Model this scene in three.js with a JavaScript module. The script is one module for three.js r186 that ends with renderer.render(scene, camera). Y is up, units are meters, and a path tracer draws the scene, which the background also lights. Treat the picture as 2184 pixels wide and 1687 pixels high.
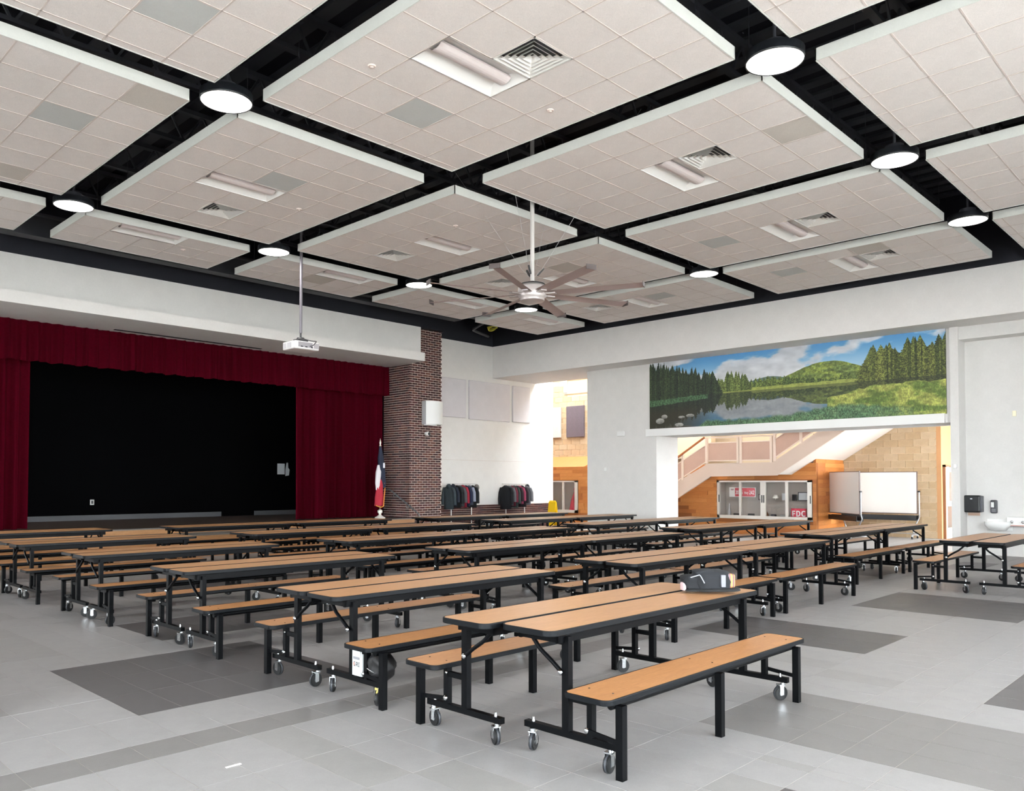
import * as THREE from 'three';
import { RoundedBoxGeometry } from 'three/addons/geometries/RoundedBoxGeometry.js';
import { mergeGeometries } from 'three/addons/utils/BufferGeometryUtils.js';
import { RectAreaLightUniformsLib } from 'three/addons/lights/RectAreaLightUniformsLib.js';

// ------------------------------------------------------------------ camera, sky, light, exposure
// World: x = u (along the stage wall, towards the mural wall), y up, z = -v (v runs towards the stage wall).
const scene = new THREE.Scene();
const EYE = 1.57;
const camera = new THREE.PerspectiveCamera(2 * Math.atan(843.5 / 1722.08) * 180 / Math.PI, 2184 / 1687, 0.1, 120);
camera.position.set(0, EYE, 0);
camera.up.set(-0.020553, 0.999615, 0.018661);
camera.lookAt(0.708458, EYE + 0.027731, -0.705207);
camera.setViewOffset(2184, 1687, 65.47, -138.47, 2184, 1687);
const renderer = new THREE.WebGLRenderer();
renderer.toneMapping = THREE.LinearToneMapping;
renderer.toneMappingExposure = 1.12;
renderer.shadowMap.enabled = true;
scene.background = new THREE.Color(0.90, 0.96, 1.0);
scene.backgroundIntensity = 24.0;
RectAreaLightUniformsLib.init();
const LAMP = 75;               // radiance of the round ceiling lights

// ------------------------------------------------------------------ helpers
let seed = 12345;
const rnd = () => { seed = (seed + 0x6D2B79F5) | 0; let t = Math.imul(seed ^ (seed >>> 15), 1 | seed); t = (t + Math.imul(t ^ (t >>> 7), 61 | t)) ^ t; return ((t ^ (t >>> 14)) >>> 0) / 4294967296; };
const rr = (a, b) => a + (b - a) * rnd();
const used = {};
const numbered = (n) => { const k = used[n] = (used[n] ?? -1) + 1; return k ? n + '_' + String(k).padStart(3, '0') : n; };
const ORD = ['first', 'second', 'third', 'fourth', 'fifth', 'sixth', 'seventh'];
const V3 = (u, y, v) => new THREE.Vector3(u, y, -v);
const shade = (m) => { m.castShadow = true; m.receiveShadow = true; return m; };
function top(o, name, label, category, opts = {}) {
  o.name = numbered(name); o.userData.label = label; o.userData.category = category;
  if (opts.group) o.userData.group = opts.group;
  if (opts.kind) o.userData.kind = opts.kind;
  scene.add(o); return o;
}
function grp(name, label, category, u = 0, y = 0, v = 0, opts = {}) { const g = new THREE.Group(); g.position.set(u, y, -v); return top(g, name, label, category, opts); }
function part(parent, name, geo, mat, label) { const m = shade(new THREE.Mesh(geo, mat)); m.name = name; if (label) m.userData.label = label; parent.add(m); return m; }
function single(name, geo, mat, label, category, opts = {}) { return top(shade(new THREE.Mesh(geo, mat)), name, label, category, opts); }
// uv in metres from position and facing
function muv(g) {
  const p = g.attributes.position, n = g.attributes.normal, uv = new Float32Array(p.count * 2);
  for (let i = 0; i < p.count; i++) {
    const ax = Math.abs(n.getX(i)), ay = Math.abs(n.getY(i)), az = Math.abs(n.getZ(i));
    if (ay >= ax && ay >= az) { uv[2 * i] = p.getX(i); uv[2 * i + 1] = p.getZ(i); }
    else if (ax >= az) { uv[2 * i] = p.getZ(i); uv[2 * i + 1] = p.getY(i); }
    else { uv[2 * i] = p.getX(i); uv[2 * i + 1] = p.getY(i); }
  }
  g.setAttribute('uv', new THREE.BufferAttribute(uv, 2)); return g;
}
// plain box between two corners given in local x, y, z
function bx(x0, x1, y0, y1, z0, z1) { const g = new THREE.BoxGeometry(x1 - x0, y1 - y0, z1 - z0); g.translate((x0 + x1) / 2, (y0 + y1) / 2, (z0 + z1) / 2); return muv(g); }
// the same in u, y, v
const ub = (u0, u1, y0, y1, v0, v1) => bx(u0, u1, y0, y1, -v1, -v0);
function rbx(x0, x1, y0, y1, z0, z1, r = 0.01, s = 2) { const g = new RoundedBoxGeometry(x1 - x0, y1 - y0, z1 - z0, s, r); g.translate((x0 + x1) / 2, (y0 + y1) / 2, (z0 + z1) / 2); return muv(g); }
function cyl(r0, r1, h, x, y, z, seg = 16, axis = 'y') { const g = new THREE.CylinderGeometry(r0, r1, h, seg); if (axis === 'x') g.rotateZ(Math.PI / 2); if (axis === 'z') g.rotateX(Math.PI / 2); g.translate(x, y, z); return g; }
function sph(r, x, y, z, sx = 1, sy = 1, sz = 1, a = 12, b = 8) { const g = new THREE.SphereGeometry(r, a, b); g.scale(sx, sy, sz); g.translate(x, y, z); return g; }
function tube(pts, r, seg = 24, rad = 8) { return new THREE.TubeGeometry(new THREE.CatmullRomCurve3(pts.map(p => p.isVector3 ? p : new THREE.Vector3(...p)), false, 'catmullrom', 0.1), seg, r, rad); }
function merge(list) { return mergeGeometries(list.map(g => { const q = g.index ? g.toNonIndexed() : g; for (const k of Object.keys(q.attributes)) if (!['position', 'normal', 'uv'].includes(k)) q.deleteAttribute(k); return q; })); }
function bar(a, b, w, h) { const A = new THREE.Vector3(...a), B = new THREE.Vector3(...b), d = B.clone().sub(A), g = new THREE.BoxGeometry(w, h, d.length()); const m = new THREE.Object3D(); m.position.copy(A).add(B).multiplyScalar(0.5); m.lookAt(B); m.updateMatrix(); g.applyMatrix4(m.matrix); return g; }
function rectShape(w, h, r) { const s = new THREE.Shape(), x = w / 2, y = h / 2; s.moveTo(-x + r, -y); s.lineTo(x - r, -y); s.absarc(x - r, -y + r, r, -Math.PI / 2, 0); s.lineTo(x, y - r); s.absarc(x - r, y - r, r, 0, Math.PI / 2); s.lineTo(-x + r, y); s.absarc(-x + r, y - r, r, Math.PI / 2, Math.PI); s.lineTo(-x, -y + r); s.absarc(-x + r, -y + r, r, Math.PI, Math.PI * 1.5); return s; }
function poly(pts) { const s = new THREE.Shape(); pts.forEach(([a, b], i) => i ? s.lineTo(a, b) : s.moveTo(a, b)); return s; }
// a polygon in (v, y) extruded along u
function wallPoly(pts, u0, u1) {
  const g0 = new THREE.ExtrudeGeometry(poly(pts.map(([v, y]) => [-v, y])), { depth: u1 - u0, bevelEnabled: false }), g = g0.index ? g0.toNonIndexed() : g0, p = g.attributes.position;
  for (let i = 0; i < p.count; i++) p.setXYZ(i, u0 + p.getZ(i), p.getY(i), p.getX(i));
  for (let i = 0; i < p.count; i += 3) { const t = [p.getX(i), p.getY(i), p.getZ(i)]; p.setXYZ(i, p.getX(i + 1), p.getY(i + 1), p.getZ(i + 1)); p.setXYZ(i + 1, ...t); }
  g.computeVertexNormals(); return muv(g);
}

// ------------------------------------------------------------------ procedural textures
function noise2(w, h, cells, sd) { // tileable value noise
  const gx = cells, gy = Math.max(1, Math.round(cells * h / w)), t = new Float32Array(gx * gy); let s = sd * 7919 + 17;
  for (let i = 0; i < t.length; i++) { s = (s * 1664525 + 1013904223) >>> 0; t[i] = s / 4294967296; }
  const o = new Float32Array(w * h);
  for (let y = 0; y < h; y++) for (let x = 0; x < w; x++) {
    const fx = x / w * gx, fy = y / h * gy, x0 = Math.floor(fx), y0 = Math.floor(fy); let ax = fx - x0, ay = fy - y0; ax = ax * ax * (3 - 2 * ax); ay = ay * ay * (3 - 2 * ay);
    const g = (i, j) => t[(j % gy) * gx + (i % gx)];
    o[y * w + x] = (g(x0, y0) * (1 - ax) + g(x0 + 1, y0) * ax) * (1 - ay) + (g(x0, y0 + 1) * (1 - ax) + g(x0 + 1, y0 + 1) * ax) * ay;
  }
  return o;
}
function tex(w, h, fn, rep, srgb = true) {
  const d = new Uint8Array(w * h * 4);
  for (let y = 0; y < h; y++) for (let x = 0; x < w; x++) { const c = fn(x, y), k = (y * w + x) * 4; for (let j = 0; j < 3; j++) d[k + j] = Math.max(0, Math.min(255, c[j] ?? c[0])); d[k + 3] = 255; }
  const t = new THREE.DataTexture(d, w, h); t.wrapS = t.wrapT = THREE.RepeatWrapping; t.magFilter = THREE.LinearFilter; t.minFilter = THREE.LinearMipmapLinearFilter; t.generateMipmaps = true;
  if (srgb) t.colorSpace = THREE.SRGBColorSpace; t.repeat.set(...rep); t.needsUpdate = true; return t;
}
const nA = noise2(256, 256, 8, 1), nB = noise2(256, 256, 40, 2), nC = noise2(256, 256, 128, 3), nD = noise2(256, 256, 256, 4);
const I = (x, y) => (y & 255) * 256 + (x & 255);
const speck = (amp, coarse, rep) => tex(256, 256, (x, y) => [255 - amp * nD[I(x, y)] - amp * 0.6 * nC[I(x, y)] - coarse * nA[I(x, y)] - coarse * 0.5 * nB[I(x, y)]], rep);
const grainN = noise2(256, 256, 64, 9);
const woodTex = tex(256, 256, (x, y) => { const g = 20 * nC[I(x * 1 >> 4, y)] + 14 * nD[I(x >> 3, y)] + 10 * nA[I(x >> 2, y)]; return [255 - g, 252 - g * 1.15, 250 - g * 1.3]; }, [1.2, 1.2]);
const tileTex = speck(10, 8, [1.6, 1.6]), paintTex = speck(5, 5, [0.7, 0.7]), acTex = speck(22, 4, [1.7, 1.7]), clothTex = speck(40, 18, [4, 4]), brickTex = speck(44, 30, [2.3, 2.3]), blockTex = speck(36, 14, [1.3, 1.3]);
const bumpT = tex(256, 256, (x, y) => [255 * (0.6 * nD[I(x, y)] + 0.4 * nC[I(x, y)])], [2, 2], false);
const M = (color, rough = 0.8, o = {}) => new THREE.MeshStandardMaterial({ color, roughness: rough, ...o });
const MP = (color, rough, o = {}) => new THREE.MeshPhysicalMaterial({ color, roughness: rough, ...o });
const mat = {
  wall: M('#e2e0dd', 0.85, { map: paintTex }), beamWhite: M('#eceae8', 0.85, { map: paintTex }), black: MP('#212228', 0.75, { map: paintTex, specularIntensity: 0.3 }), steel: M('#2e2f35', 0.6), 
  grout: M('#9c9690', 0.9), tileLight: MP('#939190', 0.42, { map: tileTex }), tileMid: MP('#777473', 0.42, { map: tileTex }), tileDark: MP('#565354', 0.4, { map: tileTex }), tilePale: MP('#8d8b89', 0.42, { map: tileTex }),
  ac: M('#f5eeea', 0.95, { map: acTex }), acB: M('#f2ebe7', 0.95, { map: acTex }), acGrid: M('#c9beb8', 0.7), fascia: M('#d9dad5', 0.7, { map: paintTex }), acGrey: M('#cfc8c0', 0.95, { map: acTex }), egg: M('#c2c4c2', 0.8, { map: paintTex }),
  white: M('#eeeeec', 0.45), whiteGloss: M('#f2f2f0', 0.25), duct: M('#3a3a3c', 0.5),
  lam: MP('#c2956b', 0.33, { map: woodTex }), lamB: MP('#bf8c5e', 0.36, { map: woodTex }), edge: MP('#0c0f12', 0.45, { specularIntensity: 0.35 }), frame: MP('#07080a', 0.42, { specularIntensity: 0.2 }), rubber: M('#0a0b0d', 0.6), rim: M('#34373c', 0.5), chrome: M('#dfe3e6', 0.22, { metalness: 1 }), dark: M('#2a2420', 0.8),
  mortar: M('#d6c4b9', 0.95, { map: paintTex }), velvet: MP('#520216', 0.95, { map: clothTex, specularIntensity: 0.1, sheen: 0.12, sheenColor: new THREE.Color('#6a0a18'), sheenRoughness: 0.5 }), blackCloth: MP('#030304', 1, { specularIntensity: 0.1 }),
  cmu: [M('#cdb28f', 0.95, { map: blockTex }), M('#c8ab86', 0.95, { map: blockTex }), M('#d2b897', 0.95, { map: blockTex })], cmuJoint: M('#dac4a4', 0.95),
  plank: ['#c98241', '#bd7636', '#d18c4a', '#b26b31', '#c57c3c'].map(c => M(c, 0.5, { map: woodTex })),
  wood: M('#a8602c', 0.5, { map: woodTex }), stageFace: M('#b98a5c', 0.5, { map: woodTex }), nosing: M('#6e6b68', 0.6), glass: MP('#ffffff', 0.02, { transmission: 1, thickness: 0, ior: 1.5 }),
  greyMetal: M('#8a8b8d', 0.35, { metalness: 0.7 }), alu: M('#c9cacb', 0.4, { metalness: 0.5 }), blackPlastic: M('#15171b', 0.35), yellow: M('#f2c510', 0.5), red: M('#c22a3c', 0.5), concrete: M('#e0ddd6', 0.95),
};
const brickMats = ['#5c302b', '#482824', '#673a32', '#724538', '#503230', '#43282a', '#603234'].map(c => M(c, 0.9, { map: brickTex }));

// ------------------------------------------------------------------ room shell
const CL = 6.06, DECK = 7.7, UW = -5, VW = -4.4;         // cloud underside, roof deck, far-side walls
const KS = { kind: 'structure' };
// floor: tiles on a grout bed
const us = []; { let u = 4.09 - 0.305 * 30; while (u < 4.08) { us.push(u); u += 0.305; } us.push(4.09, 4.395, 4.505);
  const run = (a, n, w) => { for (let i = 0; i < n; i++) us.push(a + i * w); };
  run(4.81, 4, 0.305); run(6.03, 5, 0.305); us.push(7.555); run(7.78, 4, 0.305); run(9.0, 5, 0.305); us.push(10.525); run(10.73, 6, 0.305); run(12.56, 52, 0.305); }
const vs = []; { for (let v = 2.77 - 0.607 - 0.303 - 0.304 - 0.607 * 9; v < 1.5; v += 0.607) vs.push(v); vs.push(1.556, 1.86, 2.163, 2.77, 3.377, 3.984, 4.591); for (let v = 4.895; v < 19; v += 0.607) vs.push(v); }
const rects = [ // u0,u1,v0,v1,kind
  [2.257, 4.09, 5.5, 7.33, 'D'], [-9, 7.4, 4.59, 4.90, 'M'], [4.80, 6.04, -3.2, 2.78, 'M'], [7.77, 9.01, 2.76, 4.6, 'D'], [10.72, 12.57, 2.15, 3.99, 'D'], [6.63, 9.1, -0.9, 1.57, 'D'], [2.2, 4.2, -1.2, 1.87, 'D'],
  [3.4, 5.3, 8.2, 9.2, 'D'], [5.1, 6.9, 11.0, 12.9, 'D'], [14.4, 16.2, 4.8, 5.6, 'D'], [16.5, 18.3, 4.0, 4.7, 'D'], [7.7, 9.0, 8.5, 10.4, 'D'], [0.7, 2.55, 8.0, 9.8, 'P'], [12.5, 14.4, 0.2, 2.1, 'D'], [10.7, 12.0, 7.3, 9.2, 'D'], [-0.4, 1.36, 5.5, 7.33, 'P'], [9.6, 10.8, 12.8, 14.6, 'D'], [13.4, 14.8, 8.8, 10.6, 'D'],
];
{
  const F = grp('floor', 'grey porcelain tile floor with darker rectangles of tile', 'floor', 0, 0, 0, KS);
  part(F, 'grout_bed', ub(UW - 0.3, 29, -0.2, -0.0015, VW - 0.3, 24), mat.grout);
  const cand = [], G = 0.002;
  for (let i = 0; i + 1 < us.length; i++) for (let j = 0; j + 1 < vs.length; j++) {
    const u0 = us[i], u1 = us[i + 1], v0 = vs[j], v1 = vs[j + 1], cu = (u0 + u1) / 2, cv = (v0 + v1) / 2;
    if (cu < UW || cu > 28.4 || cv < VW || cv > 18.6 || (cv > 16.2 && cu < 14.9)) continue;
    let kind = 'L'; for (const r of rects) if (cu > r[0] && cu < r[1] && cv > r[2] && cv < r[3]) kind = r[4];
    if (kind === 'L') kind = rnd() < 0.06 ? 'P' : 'L';
    const dep = cu * 0.706 + cv * 0.708, px = (cu * 0.708 - cv * 0.706) / Math.max(dep, 0.1) * 1718 + 1021, py = 1028 + 1718 * EYE / Math.max(dep, 0.1);
    cand.push({ u0: u0 + G, u1: u1 - G, v0: v0 + G, v1: v1 - G, kind, dep, seen: dep > 3 && px > -60 && px < 2240 && py < 1760 });
  }
  const near = cand.filter(c => c.seen).sort((a, b) => a.dep - b.dep).slice(0, 300), set = new Set(near), geos = {}, km = { L: mat.tileLight, M: mat.tileMid, D: mat.tileDark, P: mat.tilePale };
  for (const c of near) { const key = (c.u1 - c.u0).toFixed(3) + '/' + (c.v1 - c.v0).toFixed(3), w = (c.u1 - c.u0) / 2, d = (c.v1 - c.v0) / 2;
    geos[key] ??= bx(-w, w, -0.02, 0, -d, d); const t = part(F, 'floor_tile', geos[key], km[c.kind]); t.position.set((c.u0 + c.u1) / 2, rr(-0.0002, 0.0002), -(c.v0 + c.v1) / 2); }
  const rest = cand.filter(c => !set.has(c)), parts = [], cols = [], cc = { L: new THREE.Color('#939190'), M: new THREE.Color('#777473'), D: new THREE.Color('#565354'), P: new THREE.Color('#8d8b89') };
  for (const c of rest) { const g = ub(c.u0, c.u1, -0.012, 0, c.v0, c.v1).toNonIndexed(); parts.push(g); const k = cc[c.kind]; for (let i = 0; i < g.attributes.position.count; i++) cols.push(k.r, k.g, k.b); }
  const mg = merge(parts); mg.setAttribute('color', new THREE.BufferAttribute(new Float32Array(cols), 3));
  const st = part(F, 'floor_tiles_beyond', mg, MP('#ffffff', 0.42, { map: tileTex, vertexColors: true })); st.userData.kind = 'stuff';
}
// roof deck and the steel under it
{
  const C = grp('ceiling', 'black painted metal roof deck with steel joists above the ceiling clouds', 'ceiling', 0, 0, 0, KS);
  part(C, 'deck', ub(UW - 0.3, 19.1, DECK, DECK + 0.25, VW - 0.3, 18.9), mat.black);
  const ribs = []; for (let u = UW; u < 19; u += 0.45) ribs.push(ub(u, u + 0.2, DECK - 0.045, DECK + 0.01, VW, 17.6)); part(C, 'deck_ribs', merge(ribs), mat.steel);
  for (let k = 0; k < 11; k++) { const v = -2.2 + k * 1.85, l = [ub(UW, 19.1, DECK - 0.12, DECK - 0.05, v - 0.06, v + 0.06), ub(UW, 19.1, DECK - 0.62, DECK - 0.56, v - 0.05, v + 0.05)];
    for (let u = UW; u < 18.4; u += 0.6) { l.push(bar([u, DECK - 0.6, -v], [u + 0.3, DECK - 0.08, -v], 0.03, 0.03), bar([u + 0.3, DECK - 0.08, -v], [u + 0.6, DECK - 0.6, -v], 0.03, 0.03)); }
    part(C, 'joist', merge(l), mat.steel); }
  part(C, 'edge_beam', merge([ub(UW, 16.1, 6.28, 6.32, 16.85, 17.15), ub(UW, 16.1, 6.32, 6.7, 16.98, 17.02), ub(UW, 16.1, 6.7, 6.74, 16.85, 17.15)]), mat.steel);
  part(C, 'conduit', merge([tube([[12.2, 6.45, -16.9], [16.6, 6.45, -16.9], [18.9, 6.45, -17.0]], 0.05, 30, 8), tube([[17.6, 6.6, -17.0], [17.6, 6.35, -17.9], [18.6, 6.3, -18.2]], 0.04, 20, 8)]), mat.duct);
}
// stage wall: black upper wall, white bulkhead, projecting lip
single('wall_stage_upper', ub(UW, 16.1, 6.06, DECK, 17.62, 17.9), mat.black, 'black upper wall above the white bulkhead over the stage', 'wall', KS);
single('wall_stage_bulkhead', ub(UW, 15.2, 5.1, 6.06, 17.6, 17.9), mat.wall, 'white plaster bulkhead above the stage opening', 'wall', KS);
{ const g = grp('trim_1', 'white projecting soffit lip along the top of the stage opening', 'trim', 0, 0, 0, KS);
  part(g, 'soffit', merge([ub(UW, 14.87, 4.98, 5.215, 17.04, 17.62), ub(UW, 14.94, 4.98, 5.12, 17.62, 18.95)]), mat.wall);
  part(g, 'slot_diffuser', ub(6.92, 10.57, 4.972, 4.982, 18.40, 18.49), mat.black, 'black linear slot in the soffit'); }
// stage floor, steps, black interior
{ const g = grp('stage_platform', 'dark stage floor with tan wooden riser faces and grey nosings', 'stage', 0, 0, 0, KS);
  part(g, 'stage_floor', ub(UW, 14.95, 0.5, 0.565, 17.58, 22.7), M('#3a2c24', 0.55, { map: woodTex }));
  for (const [v0, v1, y0, y1] of [[17.55, 17.75, 0.42, 0.555], [16.72, 17.55, 0.2, 0.43], [16.3, 16.72, 0.0, 0.21]]) {
    part(g, 'riser', ub(UW, 14.95, y0 - 0.02, y1 - 0.01, v0, v1), mat.stageFace); part(g, 'tread', ub(UW, 14.95, y1 - 0.012, y1 + 0.012, v0 - 0.015, v1 + 0.02), mat.nosing); } }
single('wall_stage_back', ub(UW, 15.3, 0.56, 6.5, 22.5, 22.7), mat.blackCloth, 'black rear wall of the stage', 'wall', KS);
single('baseboard_stage', ub(UW, 11.6, 0.565, 0.70, 22.46, 22.5), M('#4a4b4e', 0.7), 'grey baseboard along the back wall of the stage', 'baseboard', KS);
single('baseboard_stage_right', ub(12.7, 15.0, 0.565, 0.70, 22.46, 22.5), M('#4a4b4e', 0.7), 'short grey baseboard at the wing end of the stage wall', 'baseboard', KS);
single('wall_stage_wing', ub(15.2, 15.4, 0.0, 6.5, 19.0, 22.7), mat.blackCloth, 'black side wall of the stage wing', 'wall', KS);
single('ceiling_stage', ub(UW, 15.4, 6.5, 6.7, 17.9, 22.7), mat.blackCloth, 'black ceiling above the stage', 'ceiling', KS);
// alcove wall behind the brick pier
{ const g = grp('wall_alcove', 'white alcove wall above a brick wainscot beside the brick pier', 'wall', 0, 0, 0, KS);
  part(g, 'plaster', ub(16.1, 22.2, 0.86, 6.06, 18.49, 18.8), mat.wall); part(g, 'upper_band', ub(16.1, 19.4, 6.06, DECK, 18.49, 18.8), mat.black);
  part(g, 'joint', ub(16.1, 22.2, 2.285, 2.295, 18.486, 18.49), mat.acGrid);
  part(g, 'mortar_bed', ub(16.1, 22.2, 0, 0.86, 18.495, 18.8), mat.mortar);
  const fr = []; for (let c = 0; c < 13; c++) for (let k = 0; k < 31; k++) { const a = 16.1 + k * 0.203 - (c % 2) * 0.1, b = Math.min(a + 0.193, 22.2); if (a > 22.1) continue; fr.push([Math.max(a, 16.1), b, c]); }
  const groups = brickMats.map(() => []); fr.forEach(([a, b, c], i) => { const m = Math.floor(rnd() * 7), y = c * 0.0661 + 0.004; if (c > 7 && a > 17.2) { const w = (b - a) / 2; const p = part(g, 'brick', bx(-w, w, 0, 0.056, 0, 0.02), brickMats[m]); p.position.set((a + b) / 2, y, -18.497); } else groups[m].push(ub(a, b, y, y + 0.056, 18.477, 18.497)); });
  groups.forEach((l, i) => { if (l.length) part(g, 'brick_courses', merge(l), brickMats[i]).userData.kind = 'stuff'; }); }
// brick pier at the end of the stage
{ const g = grp('wall_brick_pier', 'tall dark red brick pier with pale mortar at the end of the stage', 'pier', 0, 0, 0, KS);
  part(g, 'mortar_core', ub(14.97, 16.19, 0, DECK, 17.81, 19.0), mat.mortar);
  const CH = 0.0677, list = [];
  for (let c = 0; c < 112; c++) { const y = c * CH + 0.005, o = c % 2;
    for (let k = 0; k < 7; k++) { const a = Math.max(14.96, 14.96 + k * 0.203 - o * 0.1015), b = Math.min(16.2, 14.96 + k * 0.203 - o * 0.1015 + 0.190); if (b - a > 0.03) list.push({ f: 1, a, b, y }); }
    if (y < 5.1) for (let k = 0; k < 7; k++) { const s = 17.8 + k * 0.203 - (1 - o) * 0.1015, a = Math.max(17.8, s), b = Math.min(19.0, s + 0.193); if (b - a > 0.03 && !(k === 0)) list.push({ f: 0, a, b, y }); }
    if (y < 5.1) { const b = o ? 17.993 : 17.8915; list.push({ f: 0, a: 17.82, b, y }); } }
  const inv = list.filter(b => b.y > 2.2 && b.y < 4.0).slice(0, 300), S = new Set(inv), gg = {}, groups = brickMats.map(() => []);
  for (const b of list) { const m = Math.floor(rnd() * 7), jit = rr(-0.001, 0.002);
    if (S.has(b)) { const key = b.f + '/' + (b.b - b.a).toFixed(3), w = (b.b - b.a) / 2; gg[key] ??= b.f ? bx(-w, w, 0, 0.055, -0.01, 0.006) : bx(-0.006, 0.01, 0, 0.055, -w, w);
      const p = part(g, 'brick', gg[key], brickMats[m]); if (b.f) p.position.set((b.a + b.b) / 2, b.y, -17.81 + jit); else p.position.set(14.97 - jit, b.y, -(b.a + b.b) / 2); }
    else groups[m].push(b.f ? ub(b.a, b.b, b.y, b.y + 0.055, 17.804 - jit, 17.82) : ub(14.964 - jit, 14.98, b.y, b.y + 0.055, b.a, b.b)); }
  groups.forEach((l, i) => part(g, 'brick_courses', merge(l), brickMats[i]).userData.kind = 'stuff'); }
// mural side: beam, wall over the opening, column, pier, recess
single('wall_beam', merge([ub(19.1, 21.25, 5.02, 6.06, VW, 18.49)]), mat.beamWhite, 'deep white beam along the top of the mural wall', 'beam', KS);
single('wall_beam_upper', ub(19.1, 19.4, 6.06, DECK, VW, 18.49), mat.black, 'black upper wall above the white beam', 'wall', KS);
single('wall_mural', ub(20.0, 21.15, 2.92, 5.02, 5.2, 12.82), mat.wall, 'white wall above the wide opening, carrying the lake mural', 'wall', KS);
single('wall_column', ub(20.0, 21.15, 0, 5.02, 12.8, 15.28), mat.wall, 'broad white column between the two openings', 'column', KS);
single('wall_pier', ub(19.93, 21.15, 0, 5.02, 5.05, 5.22), mat.wall, 'narrow white pier beside the wide opening', 'wall', KS); single('wall_recess_header', ub(20.0, 20.45, 4.74, 5.02, VW, 5.05), mat.wall, 'white header over the shallow wall recess', 'wall', KS); single('wall_recess', ub(20.45, 21.15, 0, 5.02, VW, 5.05), mat.wall, 'recessed white wall carrying the paper towel dispenser', 'wall', KS);
single('trim_2', ub(19.9, 20.02, 2.915, 3.125, 5.33, 13.1), mat.white, 'thick white ledge under the lake mural', 'ledge', KS);
// far-side walls with daylight windows (behind the camera)
function windowWall(name, label, geoWall, panes, frames) { const g = grp(name, label, 'wall', 0, 0, 0, KS); part(g, 'masonry', merge(geoWall), mat.wall); return g; }
{ const w = [ub(UW - 0.3, 20.0, 0, 0.85, VW - 0.3, VW), ub(UW - 0.3, 20.0, 4.6, DECK, VW - 0.3, VW)]; const px = [UW - 0.3, -3.6, 0.2, 0.7, 4.5, 5.0, 8.8, 9.3, 11.6, 20.0]; for (let i = 0; i < px.length; i += 2) w.push(ub(px[i], px[i + 1], 0.85, 4.6, VW - 0.3, VW));
  windowWall('wall_window_side', 'white wall with a row of tall windows facing the stage', w);
  let n = 1; for (let i = 1; i + 1 < px.length; i += 2) { const a = px[i], b = px[i + 1], g = grp('window_' + n, ORD[n - 1] + ' tall window counted along the window wall', 'window', 0, 0, 0, KS); n++;
    const f = []; for (const x of [a, (a + b) / 2 - 0.03, b - 0.06]) f.push(ub(x, x + 0.06, 0.85, 4.6, VW - 0.2, VW - 0.1)); for (const y of [0.85, 3.4, 4.54]) f.push(ub(a, b, y, y + 0.06, VW - 0.2, VW - 0.1)); part(g, 'window_frame', merge(f), mat.alu);
    part(g, 'window_pane', ub(a, b, 0.88, 4.58, VW - 0.152, VW - 0.148), mat.glass); } }
single('wall_rear', merge([ub(UW - 0.3, UW, 0, 0.85, VW, 18.0), ub(UW - 0.3, UW, 4.6, DECK, VW, 18.0), ub(UW - 0.3, UW, 0.85, 4.6, VW, -3.0), ub(UW - 0.3, UW, 0.85, 4.6, 0.8, 1.3), ub(UW - 0.3, UW, 0.85, 4.6, 5.1, 18.0)]), mat.wall, 'white wall behind the rows of tables, with two windows', 'wall', KS);
[[-3.0, 0.8], [1.3, 5.1]].forEach(([a, b], i) => { const g = grp('window_' + (11 + i), ORD[i] + ' tall window in the wall opposite the mural', 'window', 0, 0, 0, KS), f = []; for (const v of [a, (a + b) / 2 - 0.03, b - 0.06]) f.push(ub(UW - 0.2, UW - 0.1, 0.85, 4.6, v, v + 0.06)); for (const y of [0.85, 3.4, 4.54]) f.push(ub(UW - 0.2, UW - 0.1, y, y + 0.06, a, b)); part(g, 'window_frame', merge(f), mat.alu); part(g, 'window_pane', ub(UW - 0.152, UW - 0.148, 0.88, 4.58, a, b), mat.glass); });
// outdoors ground
single('ground_outside', merge([ub(-60, 60, -0.3, -0.21, -60, VW - 0.31), ub(-60, UW - 0.31, -0.3, -0.21, VW - 0.31, 40)]), mat.concrete, 'pale concrete paving outside the windows', 'ground', KS);

// ------------------------------------------------------------------ entrance hall behind the mural wall
{ // block wall behind the whiteboards
  const g = grp('wall_hall_block', 'tan concrete block wall behind the whiteboards', 'wall', 0, 0, 0, KS);
  part(g, 'mortar_bed', ub(25.41, 25.7, 0, 6.2, 7.0, 23.8), mat.cmuJoint);
  const gb = {}; for (let c = 0; c < 20; c++) for (let k = 0; k < 8; k++) { const a = 7.02 + k * 0.4064 - (c % 2) * 0.2032, v0 = Math.max(7.02, a), v1 = a + 0.396; if (v1 - v0 < 0.08) continue; const w = (v1 - v0) / 2, key = w.toFixed(3); gb[key] ??= bx(-0.012, 0.01, 0, 0.193, -w, w); const p = part(g, 'block', gb[key], mat.cmu[Math.floor(rnd() * 3)]); p.position.set(25.41, c * 0.2032 + 0.005, -(v0 + v1) / 2); } }
{ // block wall and sloped timber top seen through the narrow opening
  const g = grp('wall_hall_upper', 'tan block wall above the timber ledge beyond the narrow opening', 'wall', 0, 0, 0, KS);
  part(g, 'mortar_bed', ub(24.21, 24.5, 2.4, 7.5, 13.4, 24.0), mat.cmuJoint);
  const gb = {}; for (let c = 0; c < 19; c++) for (let k = 0; k < 13; k++) { const a = 16.2 + k * 0.4064 - (c % 2) * 0.2032, w = 0.198, y = 2.44 + c * 0.2032, cv = a + w; if (cv > 18.35 && cv < 19.6 && y + 0.2 > 4.98 && y < 5.55) continue; gb[0] ??= bx(-0.012, 0.01, 0, 0.193, -w, w); const p = part(g, 'block', gb[0], mat.cmu[Math.floor(rnd() * 3)]); p.position.set(24.21, y, -cv); } }
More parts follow.
